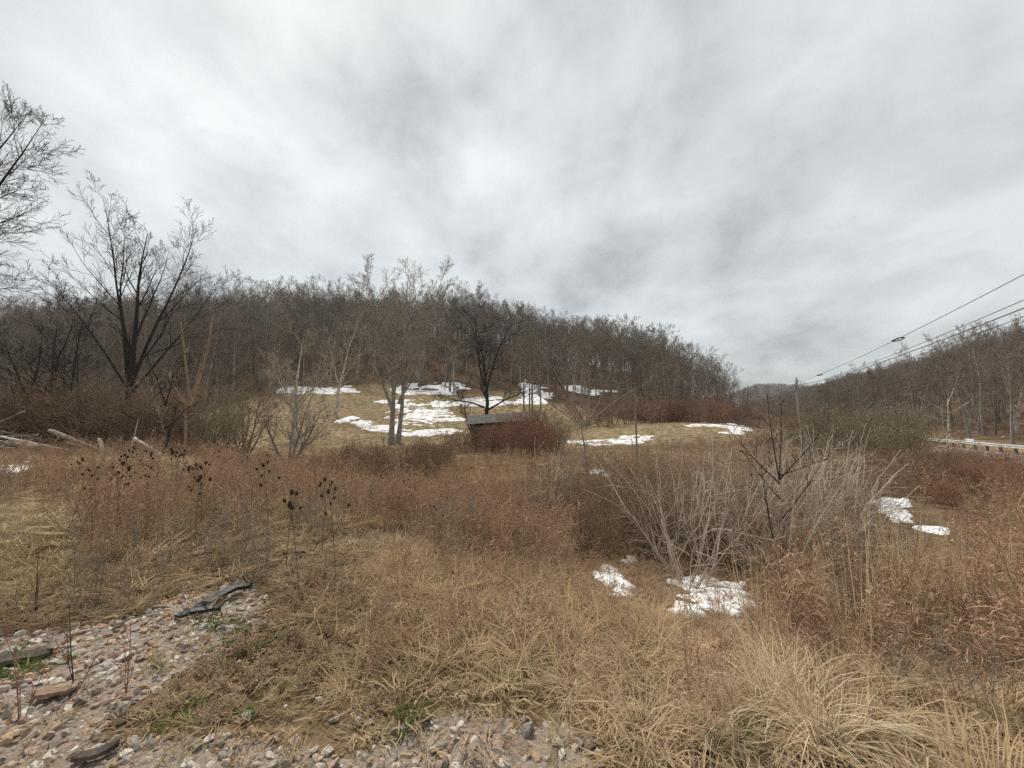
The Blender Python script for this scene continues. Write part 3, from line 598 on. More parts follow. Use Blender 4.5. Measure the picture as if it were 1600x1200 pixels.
hero('leaning_tree', 309, 742, 44, [((0, 0, -.3), (-.22, 0, 1), 6.5, .11), ((-.1, 0, 1.2), (-.5, .1, 1), 4, .07)],
     lv(7, 5, 4, 2, (30, 60), .36, .3, .03, .07, .12), 'bark_dark', 'twig_dark', 'thin dark leaning tree beside the left end of the shed', .009)
for k, (px, dp, hh) in enumerate([(818, 56, 15), (828, 57, 14), (833, 58, 15.5), (845, 60, 13)]):
    tree_obj('straight_tree', tree_meshes(320 + k, [((0, 0, -.3), (.02 * (k - 1), 0, 1), hh * .85, .16)], lv(9, 6, 5, 3, (25, 50), .34, .45, .06, .03, .1), M['bark_wood'], M['twig_wood'], 'straight_tree', .011, (7, 5, 4, 3, 3)),
             tuple(ground_at(px, dp)), k * 1.3, 1.0, 'straight dark tree in the close row behind the shed roof', 'tree', 'row of straight trees behind the shed')
# multi-stemmed small trees and saplings in the brush
hero('fork_tree', 310, 292, 21, [((0, 0, -.2), (.05, 0, 1), 3.3, .085), ((.14, 0, 2.8), (-.16, 0, 1), 4.6, .06), ((.16, 0, 2.7), (.26, 0, 1), 5.2, .065), ((.15, 0, 2.9), (.1, .1, 1), 3.2, .04), ((.1, 0, 2.6), (-.8, .1, .8), 2.6, .03), ((.1, 0, 2.2), (.9, .1, .35), 3.2, .03)],
     lv(3, 4, 3, 2, (25, 50), .22, .5, .04, .03, .1, end0=.45), 'bark_tan', 'twig_grey', 'tan sapling tree forking into a tall V above the teasels', .005)
hero('bushy_tree', 311, 455, 27, [((-.2, 0, -.2), (-.75, 0, 1), 4.6, .10), ((.1, 0, -.2), (.12, .1, 1), 5.2, .11), ((.2, 0, -.2), (.6, -.1, 1), 4.6, .09), ((0, .1, -.2), (-.25, .3, 1), 5.2, .09), ((0, 0, -.2), (.9, .1, .9), 4, .07)],
     lv(9, 7, 5, 3, (25, 55), .46, .15, .05, .06, .1), 'bark_grey', 'twig_grey', 'low bushy many-stemmed bare tree at the edge of the weeds', .006)
hero('bushy_tree', 312, 385, 30, [((-.2, 0, -.2), (-.6, 0, 1), 5.2, .09), ((.1, 0, -.2), (.25, .1, 1), 5.8, .09), ((.2, 0, -.2), (.75, -.1, 1), 4.6, .08), ((0, .1, -.2), (-.2, .3, 1), 5.6, .09)],
     lv(9, 7, 5, 3, (25, 55), .42, .15, .05, .06, .1), 'shrub_olive', 'shrub_olive', 'olive-grey many-stemmed bare tree beside the low bushy tree', .006)
hero('crooked_sapling', 313, 258, 17.5, [((0, 0, -.2), (.0, 0, 1), 2.6, .055), ((0, 0, 1.0), (-.9, 0, .55), 1.8, .03), ((0, 0, 1.2), (.9, .1, .6), 1.8, .03), ((0, 0, 2.2), (-.6, 0, 1), 2.4, .035), ((0, 0, 2.3), (.4, .1, 1), 1.6, .03)],
     lv(4, 4, 3, 2, (30, 60), .34, .3, .03, .12, .15, end0=.4), 'bark_dark', 'twig_dark', 'small crooked dark sapling between the logs and the forked tree', .004)
hero('fan_sapling', 314, 917, 19, [((0, 0, -.2), (.0, 0, 1), 2.6, .06), ((0, 0, 2.3), (-.75, 0, 1), 4.4, .040), ((0, 0, 2.3), (-1.5, .1, .75), 3.0, .034), ((0, 0, 2.3), (.08, .1, 1), 4.0, .034), ((0, 0, 2.35), (1.0, .1, .85), 3.6, .036), ((0, 0, 2.35), (1.4, -.1, .3), 2.3, .025), ((0, 0, 2.4), (.55, 0, 1), 3.4, .03)],
     lv(3, 2, 2, 1, (20, 50), .26, .35, .05, .06, .08, end0=.4), 'bark_grey', 'twig_grey', 'grey sapling whose few bare branches fan out from one point', .005)
hero('pole_sapling', 315, 993, 26, [((0, 0, -.2), (.0, 0, 1), 5.0, .075)],
     lv(4, 3, 2, 1, (25, 50), .16, .6, .04, .02, .08, end0=.5), 'bark_grey', 'twig_grey', 'straight thin grey sapling without low branches before the snow strip', .005)
hero('dark_sapling', 316, 1212, 5.3, [((0, 0, -.1), (.0, 0, 1), 2.05, .013), ((0, 0, 1.75), (-.12, 0, 1), 1.1, .009), ((0, 0, 1.75), (.12, .05, 1), 1.0, .008), ((0, 0, 1.7), (-.75, .1, .8), .95, .009), ((0, 0, 1.75), (.75, .1, .75), .85, .009), ((.0, 0, 1.8), (1.2, 0, .35), .95, .007), ((0, 0, 1.5), (-.9, -.1, .9), .8, .007), ((0, 0, 1.25), (.8, 0, .8), .8, .008)],
     lv(4, 2, 2, 1, (25, 50), .26, .3, .06, .03, .08, end0=.35), 'bark_dark', 'twig_dark', 'dark slender sapling rising above the pale canes', .0025)
hero('small_sapling', 317, 992, 8.0, [((0, 0, -.1), (.0, 0, 1), 1.6, .022), ((0, 0, 1.2), (-.8, 0, .9), 1.1, .012), ((0, 0, 1.25), (.8, .1, .75), 1.3, .012), ((0, 0, 1.3), (-.1, .1, 1), .9, .01), ((0, 0, 1.25), (.35, 0, 1), .8, .008)],
     lv(3, 2, 2, 1, (25, 50), .24, .4, .04, .05, .08, end0=.4), 'bark_tan', 'twig_grey', 'little brown sapling forking just above the red-brown weeds', .003)
hero('pale_sapling', 318, 1218, 4.7, [((0, 0, -.1), (.0, 0, 1), .9, .020), ((0, 0, .55), (-.35, .1, 1), 1.3, .010), ((0, 0, .6), (.5, .1, .8), 1.6, .011), ((0, 0, .5), (.95, 0, .6), 1.3, .009), ((0, 0, .7), (.15, .1, 1), 1.4, .010), ((0, 0, .45), (-.7, .1, .8), 1.0, .008), ((0, 0, .4), (1.1, -.1, .35), 1.1, .007)],
     lv(5, 3, 2, 1, (25, 55), .34, .25, .02, .06, .08, end0=.35), 'twig_pale', 'twig_pale', 'pale silvery sapling spreading from one short stem beside the snow', .0022)
# trees at the foot of the ridge
hero('pale_tree', 330, 1590, 50, [((0, 0, -.3), (-.25, 0, 1), 11, .2), ((0, 0, 2), (.3, 0, 1), 10, .15), ((0, 0, 3), (-.55, 0, 1), 7, .1)],
     lv(10, 6, 5, 3, (30, 55), .36, .25, .03, .05, .09), 'bark_pale', 'twig_grey', 'whitish leaning tree among the dark trees beyond the guardrail', .009)
hero('pale_tree', 331, 1482, 52, [((0, 0, -.3), (0, 0, 1), 6.5, .16), ((0, 0, 3), (-.9, 0, .6), 6, .08), ((0, 0, 3), (.9, 0, .5), 6.5, .08), ((0, 0, 2), (-.9, .1, .2), 6, .06), ((0, 0, 4), (.4, .1, 1), 6, .07)],
     lv(8, 5, 4, 3, (25, 50), .34, .25, -.02, .05, .09), 'bark_pale', 'twig_pale', 'small pale tree with arching side limbs above the guardrail end', .012)

# ------------------------------------------------------------------ shrubs
rs = np.random.default_rng(11)
def sized(label, s, spots):
    a = sorted(q[2] for q in spots); n = len(a)
    if n < 9: return label
    return label + (', taller than most' if s >= a[n * 3 // 4] else (', lower than most' if s <= a[n // 4] else ''))
def shrubs(kind, spots, label, group, name='bare_shrub'):
    for (px, dp, s) in spots:
        g = ground_at(px, dp); me = SHRUB[kind][int(rs.integers(0, len(SHRUB[kind])))]
        o = obj(name, me); o.location = (g[0], g[1], g[2] - .05); o.rotation_euler = (0, 0, rs.uniform(0, 6.28)); sx = s * rs.uniform(.9, 1.15); o.scale = (sx, sx, s * rs.uniform(.95, 1.05)); tag(o, sized(label, s, spots), 'shrub', group)
shrubs('brown', [(x, d, s) for x, d, s in zip(rs.uniform(-60, 330, 46), rs.uniform(22, 36, 46), rs.uniform(1.0, 1.7, 46))], 'tall brown leafless shrub in the thicket behind the logs', 'shrubs of the thicket behind the logs')
shrubs('olive', [(x, d, s) for x, d, s in zip(rs.uniform(-20, 420, 16), rs.uniform(22, 34, 16), rs.uniform(.9, 1.5, 16))], 'olive-grey leafless shrub mixed into the brown thicket', 'olive shrubs of the thicket')
shrubs('red', [(770, 31, .95), (790, 30, 1.1), (805, 31.5, 1.35), (822, 30.5, 1.5), (838, 31, 1.45), (852, 32, 1.35), (865, 31, 1.1), (800, 28.5, 1.0), (830, 28, 1.05), (848, 29, 1.0)], 'reddish leafless bush growing against the shed', 'reddish bushes in front of the shed')
shrubs('brown', [(733, 33, .8), (742, 32, .78), (750, 33, .85), (757, 32, .8), (765, 31, .85), (773, 32, .9), (726, 32, .65), (745, 30, .6), (760, 29, .65)], 'brown bush hiding the foot of the shed wall', 'brown bushes before the shed wall')
shrubs('olive', [(868, 33, 1.0), (880, 30, .8), (850, 35, 1.35), (835, 36, 1.4)], 'greyish bush at the right end of the shed', 'greyish bushes beside the shed')
shrubs('brown', [(x, d, s) for x, d, s in zip(np.linspace(905, 1180, 24) + rs.uniform(-6, 6, 24), rs.uniform(48, 58, 24), rs.uniform(1.0, 1.6, 24))], 'rusty brown bush along the foot of the wood above the snow strip', 'rusty bushes along the foot of the wood')
shrubs('red', [(x, d, s) for x, d, s in zip(rs.uniform(1010, 1150, 10), rs.uniform(50, 56, 10), rs.uniform(1.3, 1.9, 10))], 'red-brown bush at the foot of the wood', 'red-brown bushes at the foot of the wood')
shrubs('brown', [(x, d, s) for x, d, s in zip(rs.uniform(480, 720, 20), rs.uniform(15, 26, 20), rs.uniform(.5, .85, 20))], 'knee-high to chest-high brown brush between the weeds and the snowy bank', 'brush below the snowy bank')
shrubs('olive', [(x, d, s) for x, d, s in zip(rs.uniform(1265, 1420, 18), rs.uniform(18, 34, 18), rs.uniform(.75, 1.25, 18))], 'olive-brown bush between the weeds and the road', 'bushes along the near side of the road')
shrubs('brown', [(x, d, s) for x, d, s in zip(rs.uniform(1330, 1500, 20), rs.uniform(13, 20, 20), rs.uniform(.42, .68, 20))], 'low brown bush before the near edge of the road', 'low bushes before the road')
shrubs('red', [(x, d, s) for x, d, s in zip(rs.uniform(1400, 1640, 26), rs.uniform(12, 19.5, 26), rs.uniform(.42, .62, 26))], 'low rusty bush on the weedy verge along the road', 'low rusty bushes on the road verge')
shrubs('brown', [(x, d, s) for x, d, s in zip(rs.uniform(1180, 1420, 16), rs.uniform(22, 45, 16), rs.uniform(.7, 1.2, 16))], 'brown leafless bush near the utility pole', 'brown bushes near the utility pole')

# ------------------------------------------------------------------ brambles and pale canes of the thicket on the right
CANE = [cane_mesh(400 + i, 18, 2.7, M['cane'], .0105, -.055, 6) for i in range(3)]
CANED = [cane_mesh(410 + i, 32, 2.2, M['shrub_brown'], .0068, -.085, 8, .9) for i in range(3)]
CANEU = [cane_mesh(420 + i, 8, 2.4, M['cane_pale'], .0125, -.012, 4, .5) for i in range(3)]
def bushes(meshes, spots, label, cat, group, name):
    for (px, dp, s) in spots:
        g = ground_at(px, dp); o = obj(name, meshes[int(rs.integers(0, len(meshes)))]); o.location = tuple(g); o.rotation_euler = (0, 0, rs.uniform(0, 6.28)); o.scale = (s, s, s * rs.uniform(.95, 1.05)); tag(o, sized(label, s, spots), cat, group)
bushes(CANED, [(x, d, s) for x, d, s in zip(rs.uniform(880, 1335, 90), rs.uniform(7.3, 13.5, 90), rs.uniform(.45, 1.0, 90))], 'dark brown bramble clump in the tangled thicket behind the near snow', 'bramble', 'dark bramble clumps of the thicket', 'bramble')
bushes(CANE, [(x, d, s) for x, d, s in zip(rs.uniform(1060, 1340, 11), rs.uniform(6.2, 10, 11), rs.uniform(.55, 1.0, 11))], 'pale arching canes springing from the bramble thicket', 'bramble', 'pale arching canes of the thicket', 'arching_canes')
bushes(CANEU, [(840, 10, .85), (868, 10, .8), (1045, 8, .8), (1075, 8.2, .85), (1110, 8.5, .85), (1160, 9, .9), (1240, 9.5, 1.0), (1265, 9, 1.05), (1285, 9.5, 1.0), (1310, 10, 1.0), (1255, 11, 1.1), (1340, 9, .8), (1030, 7.5, .8), (1095, 7.4, .8), (1135, 7.6, .85), (1180, 8, .9), (1225, 8.4, .95), (1275, 8, .95), (1300, 8.6, 1.0), (1245, 7.5, .9), (1320, 8, .9), (880, 11, .8)], 'upright pale whips standing clear of the brown weeds', 'shrub', 'upright pale whips', 'upright_whips')

# ------------------------------------------------------------------ shed
def box_mesh(name, x0, x1, y0, y1, z0, z1, mat):
    V = np.array([(x, y, z) for z in (z0, z1) for y in (y0, y1) for x in (x0, x1)]); Q = [(0, 2, 3, 1), (4, 5, 7, 6), (0, 1, 5, 4), (2, 6, 7, 3), (0, 4, 6, 2), (1, 3, 7, 5)]
    return mesh_from(name, V, Q, None, False, mat)
g = ground_at(736, 36.5); shed = empty('shed', (g[0], g[1] + 1.0, g[2] - .45)); shed.rotation_euler = (0, math.radians(-4.0), math.radians(3))
tag(shed, 'low weathered wooden shed with mossy dark roof half hidden by bushes', 'shed')
SL, SW, EV, RG = 6.6, 4.0, 2.80, 3.50
k = 0
while k * .26 < SL - .05:                               # front wall, board by board
    x0 = k * .26; top = EV - .38 - (.0 if k % 5 else .12)
    obj('plank', box_mesh('plank', x0, x0 + .245, .0 + .012 * (k % 2), .03 + .012 * (k % 2), 0, top, M['shed_wood']), shed); k += 1
for x0 in (0.0, SL - .03):
    for k in range(15):
        y0 = .06 + k * .26; yc = y0 + .12; top = EV + (RG - EV) * (1 - abs(yc - SW / 2) / (SW / 2)) - .1
        obj('plank', box_mesh('plank', x0 + .01 * (k % 2), x0 + .03 + .01 * (k % 2), y0, y0 + .245, 0, top, M['shed_wood']), shed)
obj('back_wall', box_mesh('back_wall', .05, SL - .05, SW - .05, SW - .01, 0, EV - .05, M['shed_wood']), shed)
for x0 in (.05, 2.3, 4.6, 6.8): obj('post', box_mesh('post', x0, x0 + .12, .06, .18, 0, EV - .02, M['shed_wood']), shed)
obj('eave_beam', box_mesh('eave_beam', .03, SL - .03, .062, .17, EV - .14, EV - .022, M['shed_wood']), shed)
for sgn in (0, 1):
    for k in range(8):
        x0 = -.35 + k * .97; x1 = x0 + .955; ya, za = (-.35, EV - .12) if sgn == 0 else (SW + .35, EV - .12); yb, zb = SW / 2, RG; dz = .0 + .012 * (k % 2)
        V = np.array([(x0, ya, za + dz), (x1, ya, za + dz), (x1, yb, zb + dz), (x0, yb, zb + dz), (x0, ya, za + dz - .03), (x1, ya, za + dz - .03), (x1, yb, zb + dz - .03), (x0, yb, zb + dz - .03)])
        obj('roof_panel', mesh_from('roof_panel', V, [(0, 1, 2, 3), (7, 6, 5, 4), (0, 4, 5, 1), (1, 5, 6, 2), (2, 6, 7, 3), (3, 7, 4, 0)], None, False, M['roof']), shed)
for k in range(9): obj('rafter', box_mesh('rafter', k * .86, k * .86 + .06, -.3, .05, EV - .25, EV - .15, M['shed_wood']), shed)

# ------------------------------------------------------------------ utility poles, wires, storage loops
def pole(s, label):
    b = road_pt(s, 14.5); z = Hs(b[0], b[1]); r = empty('utility_pole', (b[0], b[1], z)); tag(r, label, 'utility pole', 'utility poles along the road')
    P = np.array([[(0, 0, -.4), (0, 0, 3.3), (0, 0, 6.8), (0, 0, 10.2 - z), (0, 0, 10.21 - z)]]); obj('shaft', mesh_from('shaft', *tubes(P, np.array([[.21, .19, .17, .15, .01]]), 14), None, True, M['pole']), r)
    for zz_ in (9.55, 8.75, 8.05):
        for sg in (-1, 1):
            d = np.array([SR, CR]) * 0 + np.array([CR, -SR]) * sg * 1.0
            if sg == 1 and zz_ < 9: continue
            P = np.array([[(d[0] * .12, d[1] * .12, zz_ - z), (d[0] * .26, d[1] * .26, zz_ - z), (d[0] * .30, d[1] * .30, zz_ - z + .02)]]); bk = obj('bracket', mesh_from('bracket', *tubes(P, np.full((1, 3), .03), 6), None, True, M['hardware']), r)
            zs_ = np.linspace(-.1, .16, 8); P = np.stack([np.full(8, d[0] * .31), np.full(8, d[1] * .31), zz_ - z + zs_], -1)[None]
            obj('insulator', mesh_from('insulator', *tubes(P, np.array([[.01, .07, .04, .08, .04, .08, .05, .01]]), 10), None, True, M['porcelain']), bk)
    P = np.array([[(-.24, -.1, 8.15 - z), (-.24, -.1, 8.17 - z), (-.24, -.1, 8.45 - z), (-.24, -.1, 8.47 - z)]]); obj('splice_case', mesh_from('splice_case', *tubes(P, np.array([[.01, .1, .1, .01]]), 10), None, True, M['hardware']), r)
    return r
PS = [22.0, 85.0, 150.0]
pole(PS[0], 'weathered grey utility pole beside the road out past the bushes'); pole(PS[1], 'tall pale utility pole rising above the bushes beside the road'); pole(PS[2], 'farthest utility pole down the road beyond the bushes')
WZ = [(9.98, 9.05, 8.6, .018), (8.75, 8.72, 8.5, .018), (8.30, 8.62, 8.45, .026), (7.95, 8.02, 8.0, .016)]
WP = [14.22, 14.22, 14.2, 14.22]
def wire_pt(k, s):
    a, b, c_, r = WZ[k]; i = 0 if s <= PS[1] else 1; s0, s1 = PS[i], PS[i + 1]; z0, z1 = (a, b) if i == 0 else (b, c_); t = (s - s0) / (s1 - s0)
    q = road_pt(s, WP[k]); return np.array([q[0], q[1], z0 + (z1 - z0) * t - (.55, .75, .7, .75)[k] * 4 * t * (1 - t) * (1 if i == 0 else .8)])
for k, lab in enumerate(['topmost thin black cable carrying two storage loops', 'second black wire below the looped cable', 'thickest black cable bundle on the poles', 'lowest thin black wire on the poles']):
    s = np.linspace(PS[0], PS[2], 90); P = np.array([[wire_pt(k, q) for q in s]])
    tag(obj('overhead_wire', mesh_from('overhead_wire', *tubes(P, np.full((1, 90), WZ[k][3]), 6), None, True, M['wire'])), lab, 'wire', 'overhead wires along the road')
def loop(s, half, lab):
    c0 = wire_pt(0, s); t = wire_pt(0, s + .5) - wire_pt(0, s - .5); t /= np.linalg.norm(t); sd_ = np.array([CR, -SR, 0.0]); a = np.linspace(0, 2 * np.pi, 41); ww = .22
    e_ = half - ww; P = np.array([[c0 + t * (np.sign(math.cos(q)) * e_ * min(1, abs(math.cos(q)) * 3) + ww * math.cos(q)) + sd_ * (ww * math.sin(q)) - np.array([0, 0, .06]) for q in a]])
    r = empty('storage_loop', tuple(c0)); tag(r, lab, 'cable loop', 'cable storage loops')
    obj('cable_coil', mesh_from('cable_coil', *tubes(P - c0, np.full((1, 41), .045), 8), None, True, M['wire']), r)
    P = np.array([[(-.02 * t[0], -.02 * t[1], .03), (0, 0, -.09)]]); obj('clamp', mesh_from('clamp', *tubes(P, np.full((1, 2), .03), 6), None, True, M['hardware']), r)
def s_for_px(px): u = (px - 800) / F; d = 14.22 / (u * CR - SR); return along(u * d, d)
loop(float(s_for_px(1412)), .72, 'black elongated cable loop hanging on the topmost wire mid-span')
loop(float(s_for_px(1284)), .75, 'black elongated cable loop on the topmost wire close to the utility pole')

# ------------------------------------------------------------------ guardrail, marker post, litter
GP = 23.2; gz = ROADZ - .06
prof = np.array([(0, .0), (.055, .035), (.055, .10), (0, .135), (0, .175), (.055, .21), (.055, .275), (0, .31)])
gr = empty('guardrail', tuple(road_pt(40, GP, gz))); tag(gr, 'weathered steel guardrail along the far edge of the road', 'guardrail'); base = road_pt(40, GP, gz)
s0 = -14
while s0 < 190:                                        # four-metre rail sections, lapped
    V = []; 
    for s in (s0, s0 + 3.81 + .05):
        for (dp_, z) in prof:
            q = road_pt(s, GP - dp_ - (.004 if int(s0 / 3.81) % 2 else 0)); V.append((q[0] - base[0], q[1] - base[1], .44 + z))
    V = np.array(V); n = len(prof); i = np.arange(n - 1); Q = np.stack([i, i + 1, i + n + 1, i + n], -1)
    V2 = V + np.array([CR, -SR, 0]) * .005; V = np.concatenate([V, V2]); Q = np.concatenate([Q, Q[:, ::-1] + 2 * n])
    obj('rail', mesh_from('rail', V, Q, None, False, M['galv']), gr)
    for s in (s0 + .3, s0 + 2.2):
        q = road_pt(s, GP + .12) - base; po = obj('post', box_mesh('post', -.09, .09, -.08, .08, -.4, .80, M['post_wood']), gr); po.location = (q[0], q[1], 0); po.rotation_euler = (0, 0, -RD)
    s0 += 3.81
def on_perp(px, p):
    u = (px - 800) / F; d = p / (u * CR - SR); return np.array([u * d, d, Hs(u * d, d)])
q = on_perp(1474, 24.3); mk = empty('marker_post', tuple(q)); tag(mk, 'thin white marker post behind the guardrail', 'marker post')
obj('stake', box_mesh('stake', -.05, .05, -.015, .015, -.2, 1.15, M['plastic_white']), mk); obj('cap', box_mesh('cap', -.055, .055, -.02, .02, 1.153, 1.25, M['paint_white']), mk)
def lump(seed, rx, ry, rz_, mat, name, n=12, smooth_=False):
    rg = np.random.default_rng(seed); P = unit(rg.normal(0, 1, (n * 3, 3))); import bmesh
    bm = bmesh.new()
    for v in P * np.array([rx, ry, rz_]) * rg.uniform(.75, 1.0, (len(P), 1)): bm.verts.new(v)
    r_ = bmesh.ops.convex_hull(bm, input=bm.verts); 
    for v in [v for v in bm.verts if not v.link_faces]: bm.verts.remove(v)
    me = bpy.data.meshes.new(name); bm.to_mesh(me); bm.free(); me.materials.append(mat)
    if smooth_: me.polygons.foreach_set('use_smooth', np.full(len(me.polygons), True))
    return me
for px, lab, s in ((1510, 'large crumpled white sack on the verge behind the guardrail', .9), (1562, 'small white scrap on the slope behind the guardrail', .3)):
    q = on_perp(px, 26.5 if s > .5 else 31); o = obj('litter', lump(50 + px, 1.0 * s, .5 * s, .42 * s, M['plastic_white'], 'litter', 14)); o.location = (q[0], q[1], q[2] + .25 * s); o.rotation_euler = (0, .25, .4); tag(o, lab, 'litter')

# ------------------------------------------------------------------ fallen logs on the left
def log(name, a, b, r, mat, label, seed, group=None, end=.8, stubs=0):
    rg = np.random.default_rng(seed); a = np.asarray(a, float); b = np.asarray(b, float); n = 12; t = np.linspace(0, 1, n)[:, None]; P = a + (b - a) * t + np.concatenate([np.zeros((1, 3)), rg.normal(0, r * .10, (n - 2, 3)), np.zeros((1, 3))])
    P = P - a; R = r * np.linspace(1, end, n) * rg.uniform(.88, 1.1, n); P = np.concatenate([P[:1] , P, P[-1:]]); P[0] -= (b - a) * .002; P[-1] += (b - a) * .002; R = np.concatenate([[.004], R, [.004]])
    pl = Pile().add(tubes(P[None], R[None], 10)); V = pl.V[0]; V += rg.normal(0, r * .02, V.shape)
    for k in range(stubs):
        j = int(rg.integers(3, 10)); d = unit(np.cross(b - a, rg.normal(0, 1, 3))); d[2] = abs(d[2]); Q_ = np.array([[P[j], P[j] + d * r * 2.5, P[j] + d * r * 5 + rg.normal(0, r, 3)]]); pl.add(tubes(Q_, np.array([[r * .4, r * .3, r * .12]]), 6))
    o = obj(name, pl.mesh(name, M[mat])); o.location = tuple(a); tag(o, label, 'log', group); return o
D0 = 19.0
log('fallen_log', at(78, 673, D0), at(166, 708, D0 - .6), .105, 'log', 'long grey fallen log sloping down to the upright stub', 1, None, .85, 3)
log('log_stub', at(163, 712, D0 - .7), at(155, 685, D0 - .7), .09, 'log_bare', 'short pale stub standing upright at the end of the long grey log', 2, None, .7)
log('fallen_log', at(126, 688, D0 + .1), at(160, 699, D0), .10, 'log_dark', 'short dark log behind the upright stub', 3)
log('fallen_log', at(-40, 668, D0 + .4), at(75, 690, D0 + .3), .10, 'log_dark', 'dark log under the tangle left of the long grey log', 4, None, .8, 3)
log('fallen_log', at(-20, 684, D0 - .4), at(60, 680, D0 + .6), .08, 'log', 'grey brushy log crossing the dark log', 5, None, .7, 3)
log('fallen_log', at(10, 692, D0 - 1), at(62, 700, D0 - 1), .13, 'log', 'thick pale-sided log lying low in front of the tangle', 6)
log('fallen_log', at(-30, 676, D0), at(110, 704, D0 - 1), .06, 'log_bare', 'thin bleached pole lying across the other logs', 7, None, .6, 2)
log('fallen_log', at(210, 685, D0 - 1.2), at(257, 714, D0 - 1.4), .075, 'log_bare', 'bleached barkless log leaning alone right of the pile', 8, None, .8)
log('fallen_log', at(215, 714, D0 - 1.6), at(312, 719, D0 - 1.6), .13, 'log', 'pinkish grey log lying flat behind the teasels', 9, None, .8)
log('leaning_branch', at(-10, 664, 15), at(40, 642, 15.5), .05, 'log', 'pale broken branch rising from the left of the log pile', 10, None, .5, 1)
log('leaning_branch', at(200, 724, 11.5), at(216, 655, 11.7), .013, 'log_bare', 'thin pale stick standing among the teasels', 12, None, .5)

rl = np.random.default_rng(77)
for k in range(16):
    a_ = rl.uniform(-60, 150); b_ = rl.uniform(676, 704); dd = D0 + rl.uniform(-1.2, .8); ln_ = rl.uniform(25, 70); sl_ = rl.normal(.18, .22)
    p0 = at(a_, b_, dd); p1 = at(a_ + ln_, b_ + ln_ * sl_, dd + rl.uniform(-.5, .5)); p0[2] = max(p0[2], Hs(p0[0], p0[1]) + .03); p1[2] = max(p1[2], Hs(p1[0], p1[1]) + .03)
    log('dead_branch', p0, p1, rl.uniform(.02, .055), ['log', 'log_dark', 'log_bare'][k % 3], ['grey', 'dark rotten', 'bleached'][k % 3] + ' dead branch tangled in the pile of fallen logs', 900 + k, ['grey', 'dark', 'bleached'][k % 3] + ' branches of the log pile', .5, 2)['category'] = 'branch'

# ------------------------------------------------------------------ snow patches
def project(P):
    d = P - CAM; cp, sp = math.cos(PITCH), math.sin(PITCH); f = d[..., 1] * cp + d[..., 2] * sp; u = -d[..., 1] * sp + d[..., 2] * cp
    return 800 + F * d[..., 0] / f, 600 - F * u / f
def snow(label, ells, step, thick, seed, rough=.5, fine=None, lo=1.5, hi=250, name='snow_patch'):
    pts = []
    for (cx, cy, rx, ry) in ells:
        for a in np.linspace(0, 6.28, 12): pts.append(hit(cx + rx * 1.25 * math.cos(a), cy + ry * 1.25 * math.sin(a), lo, hi))
    pts = np.array(pts); x0, y0 = pts[:, :2].min(0) - step * 3; x1, y1 = pts[:, :2].max(0) + step * 3
    nx = min(int((x1 - x0) / step) + 2, 420); ny = min(int((y1 - y0) / step) + 2, 420)
    X, Y = np.meshgrid(np.linspace(x0, x1, nx), np.linspace(y0, y1, ny)); Z = H(X, Y); px, py = project(np.stack([X, Y, Z], -1))
    f = np.full(X.shape, -9.0); ws = 1.0 / (step * 16); wx = fbm(X * ws, Y * ws, seed + 40, 3) - .5; wy = fbm(X * ws, Y * ws, seed + 60, 3) - .5
    for (cx, cy, rx, ry) in ells: f = np.maximum(f, 1 - ((px - cx) / rx + wx * 1.9) ** 2 - ((py - cy) / ry + wy * 2.2) ** 2)
    fs = 1.0 / (step * (9 if fine is None else fine)); nz = .6 * fbm(X * fs * .6, Y * fs * 1.1, seed, 4) + .4 * fbm(X * fs * 2.1, Y * fs * 3.3, seed + 5, 3); f = np.minimum(f, .75) + (nz - .5) * 6 * rough - .12
    keep = f > 0; h = .5 * thick * np.clip(f, 0, .6) ** .5 + .004
    V = np.stack([X, Y, Z + np.where(keep, h, -.03)], -1).reshape(-1, 3)
    i = (np.arange(ny - 1)[:, None] * nx + np.arange(nx - 1)[None]); kk = keep[:-1, :-1] | keep[1:, :-1] | keep[:-1, 1:] | keep[1:, 1:]
    i = i[kk]; Q = np.stack([i, i + 1, i + nx + 1, i + nx], -1)
    if not len(Q): print('EMPTY SNOW', label); return
    u, inv = np.unique(Q, return_inverse=True); V = V[u]; c0 = V.mean(0); o = obj(name, mesh_from(name, V - c0, inv.reshape(-1, 4), None, True, M['snow'])); o.location = tuple(c0); tag(o, label, 'snow', None); return o
snow('long snow strip at the top left edge of the grassy bank', [(470, 609, 46, 7), (540, 611, 26, 5)], .22, .10, 1, .30)
snow('broad snow patch below the wood at the top of the bank', [(660, 612, 55, 10), (695, 607, 24, 8)], .22, .12, 2, .30)
snow('thin broken snow line beneath the broad patch on the bank', [(615, 627, 22, 3.2), (690, 630, 42, 5)], .22, .10, 3, .4)
snow('scattered snow flecks in the middle of the grassy bank', [(660, 646, 40, 16)], .14, .08, 4, 1.45, 6)
snow('curved snow strip along the lower edge of the bank', [(545, 657, 24, 4), (575, 664, 24, 5), (605, 671, 26, 5), (655, 677, 45, 5), (700, 674, 22, 4)], .16, .10, 5, .35)
snow('narrow snow line beside the left end of the shed', [(705, 656, 36, 4)], .16, .1, 6, .35)
snow('white snow patch right behind the shed roof', [(775, 629, 40, 9), (830, 624, 30, 10)], .22, .12, 7, .28)
snow('snow patch between the straight trees behind the shed', [(826, 604, 22, 12)], .3, .12, 8, .45)
snow('thin snow streaks inside the wood beyond the fan-shaped sapling', [(905, 607, 28, 4), (930, 612, 30, 4)], .3, .12, 9, .6)
snow('long snow strip at the foot of the mound below the wood', [(930, 690, 60, 4.5), (985, 684, 34, 3.5)], .13, .09, 10, .4)
snow('snow cap along the crest of the grassy mound', [(1085, 665, 26, 2.2), (1125, 664, 30, 3), (1150, 670, 28, 6)], .16, .1, 11, .3)
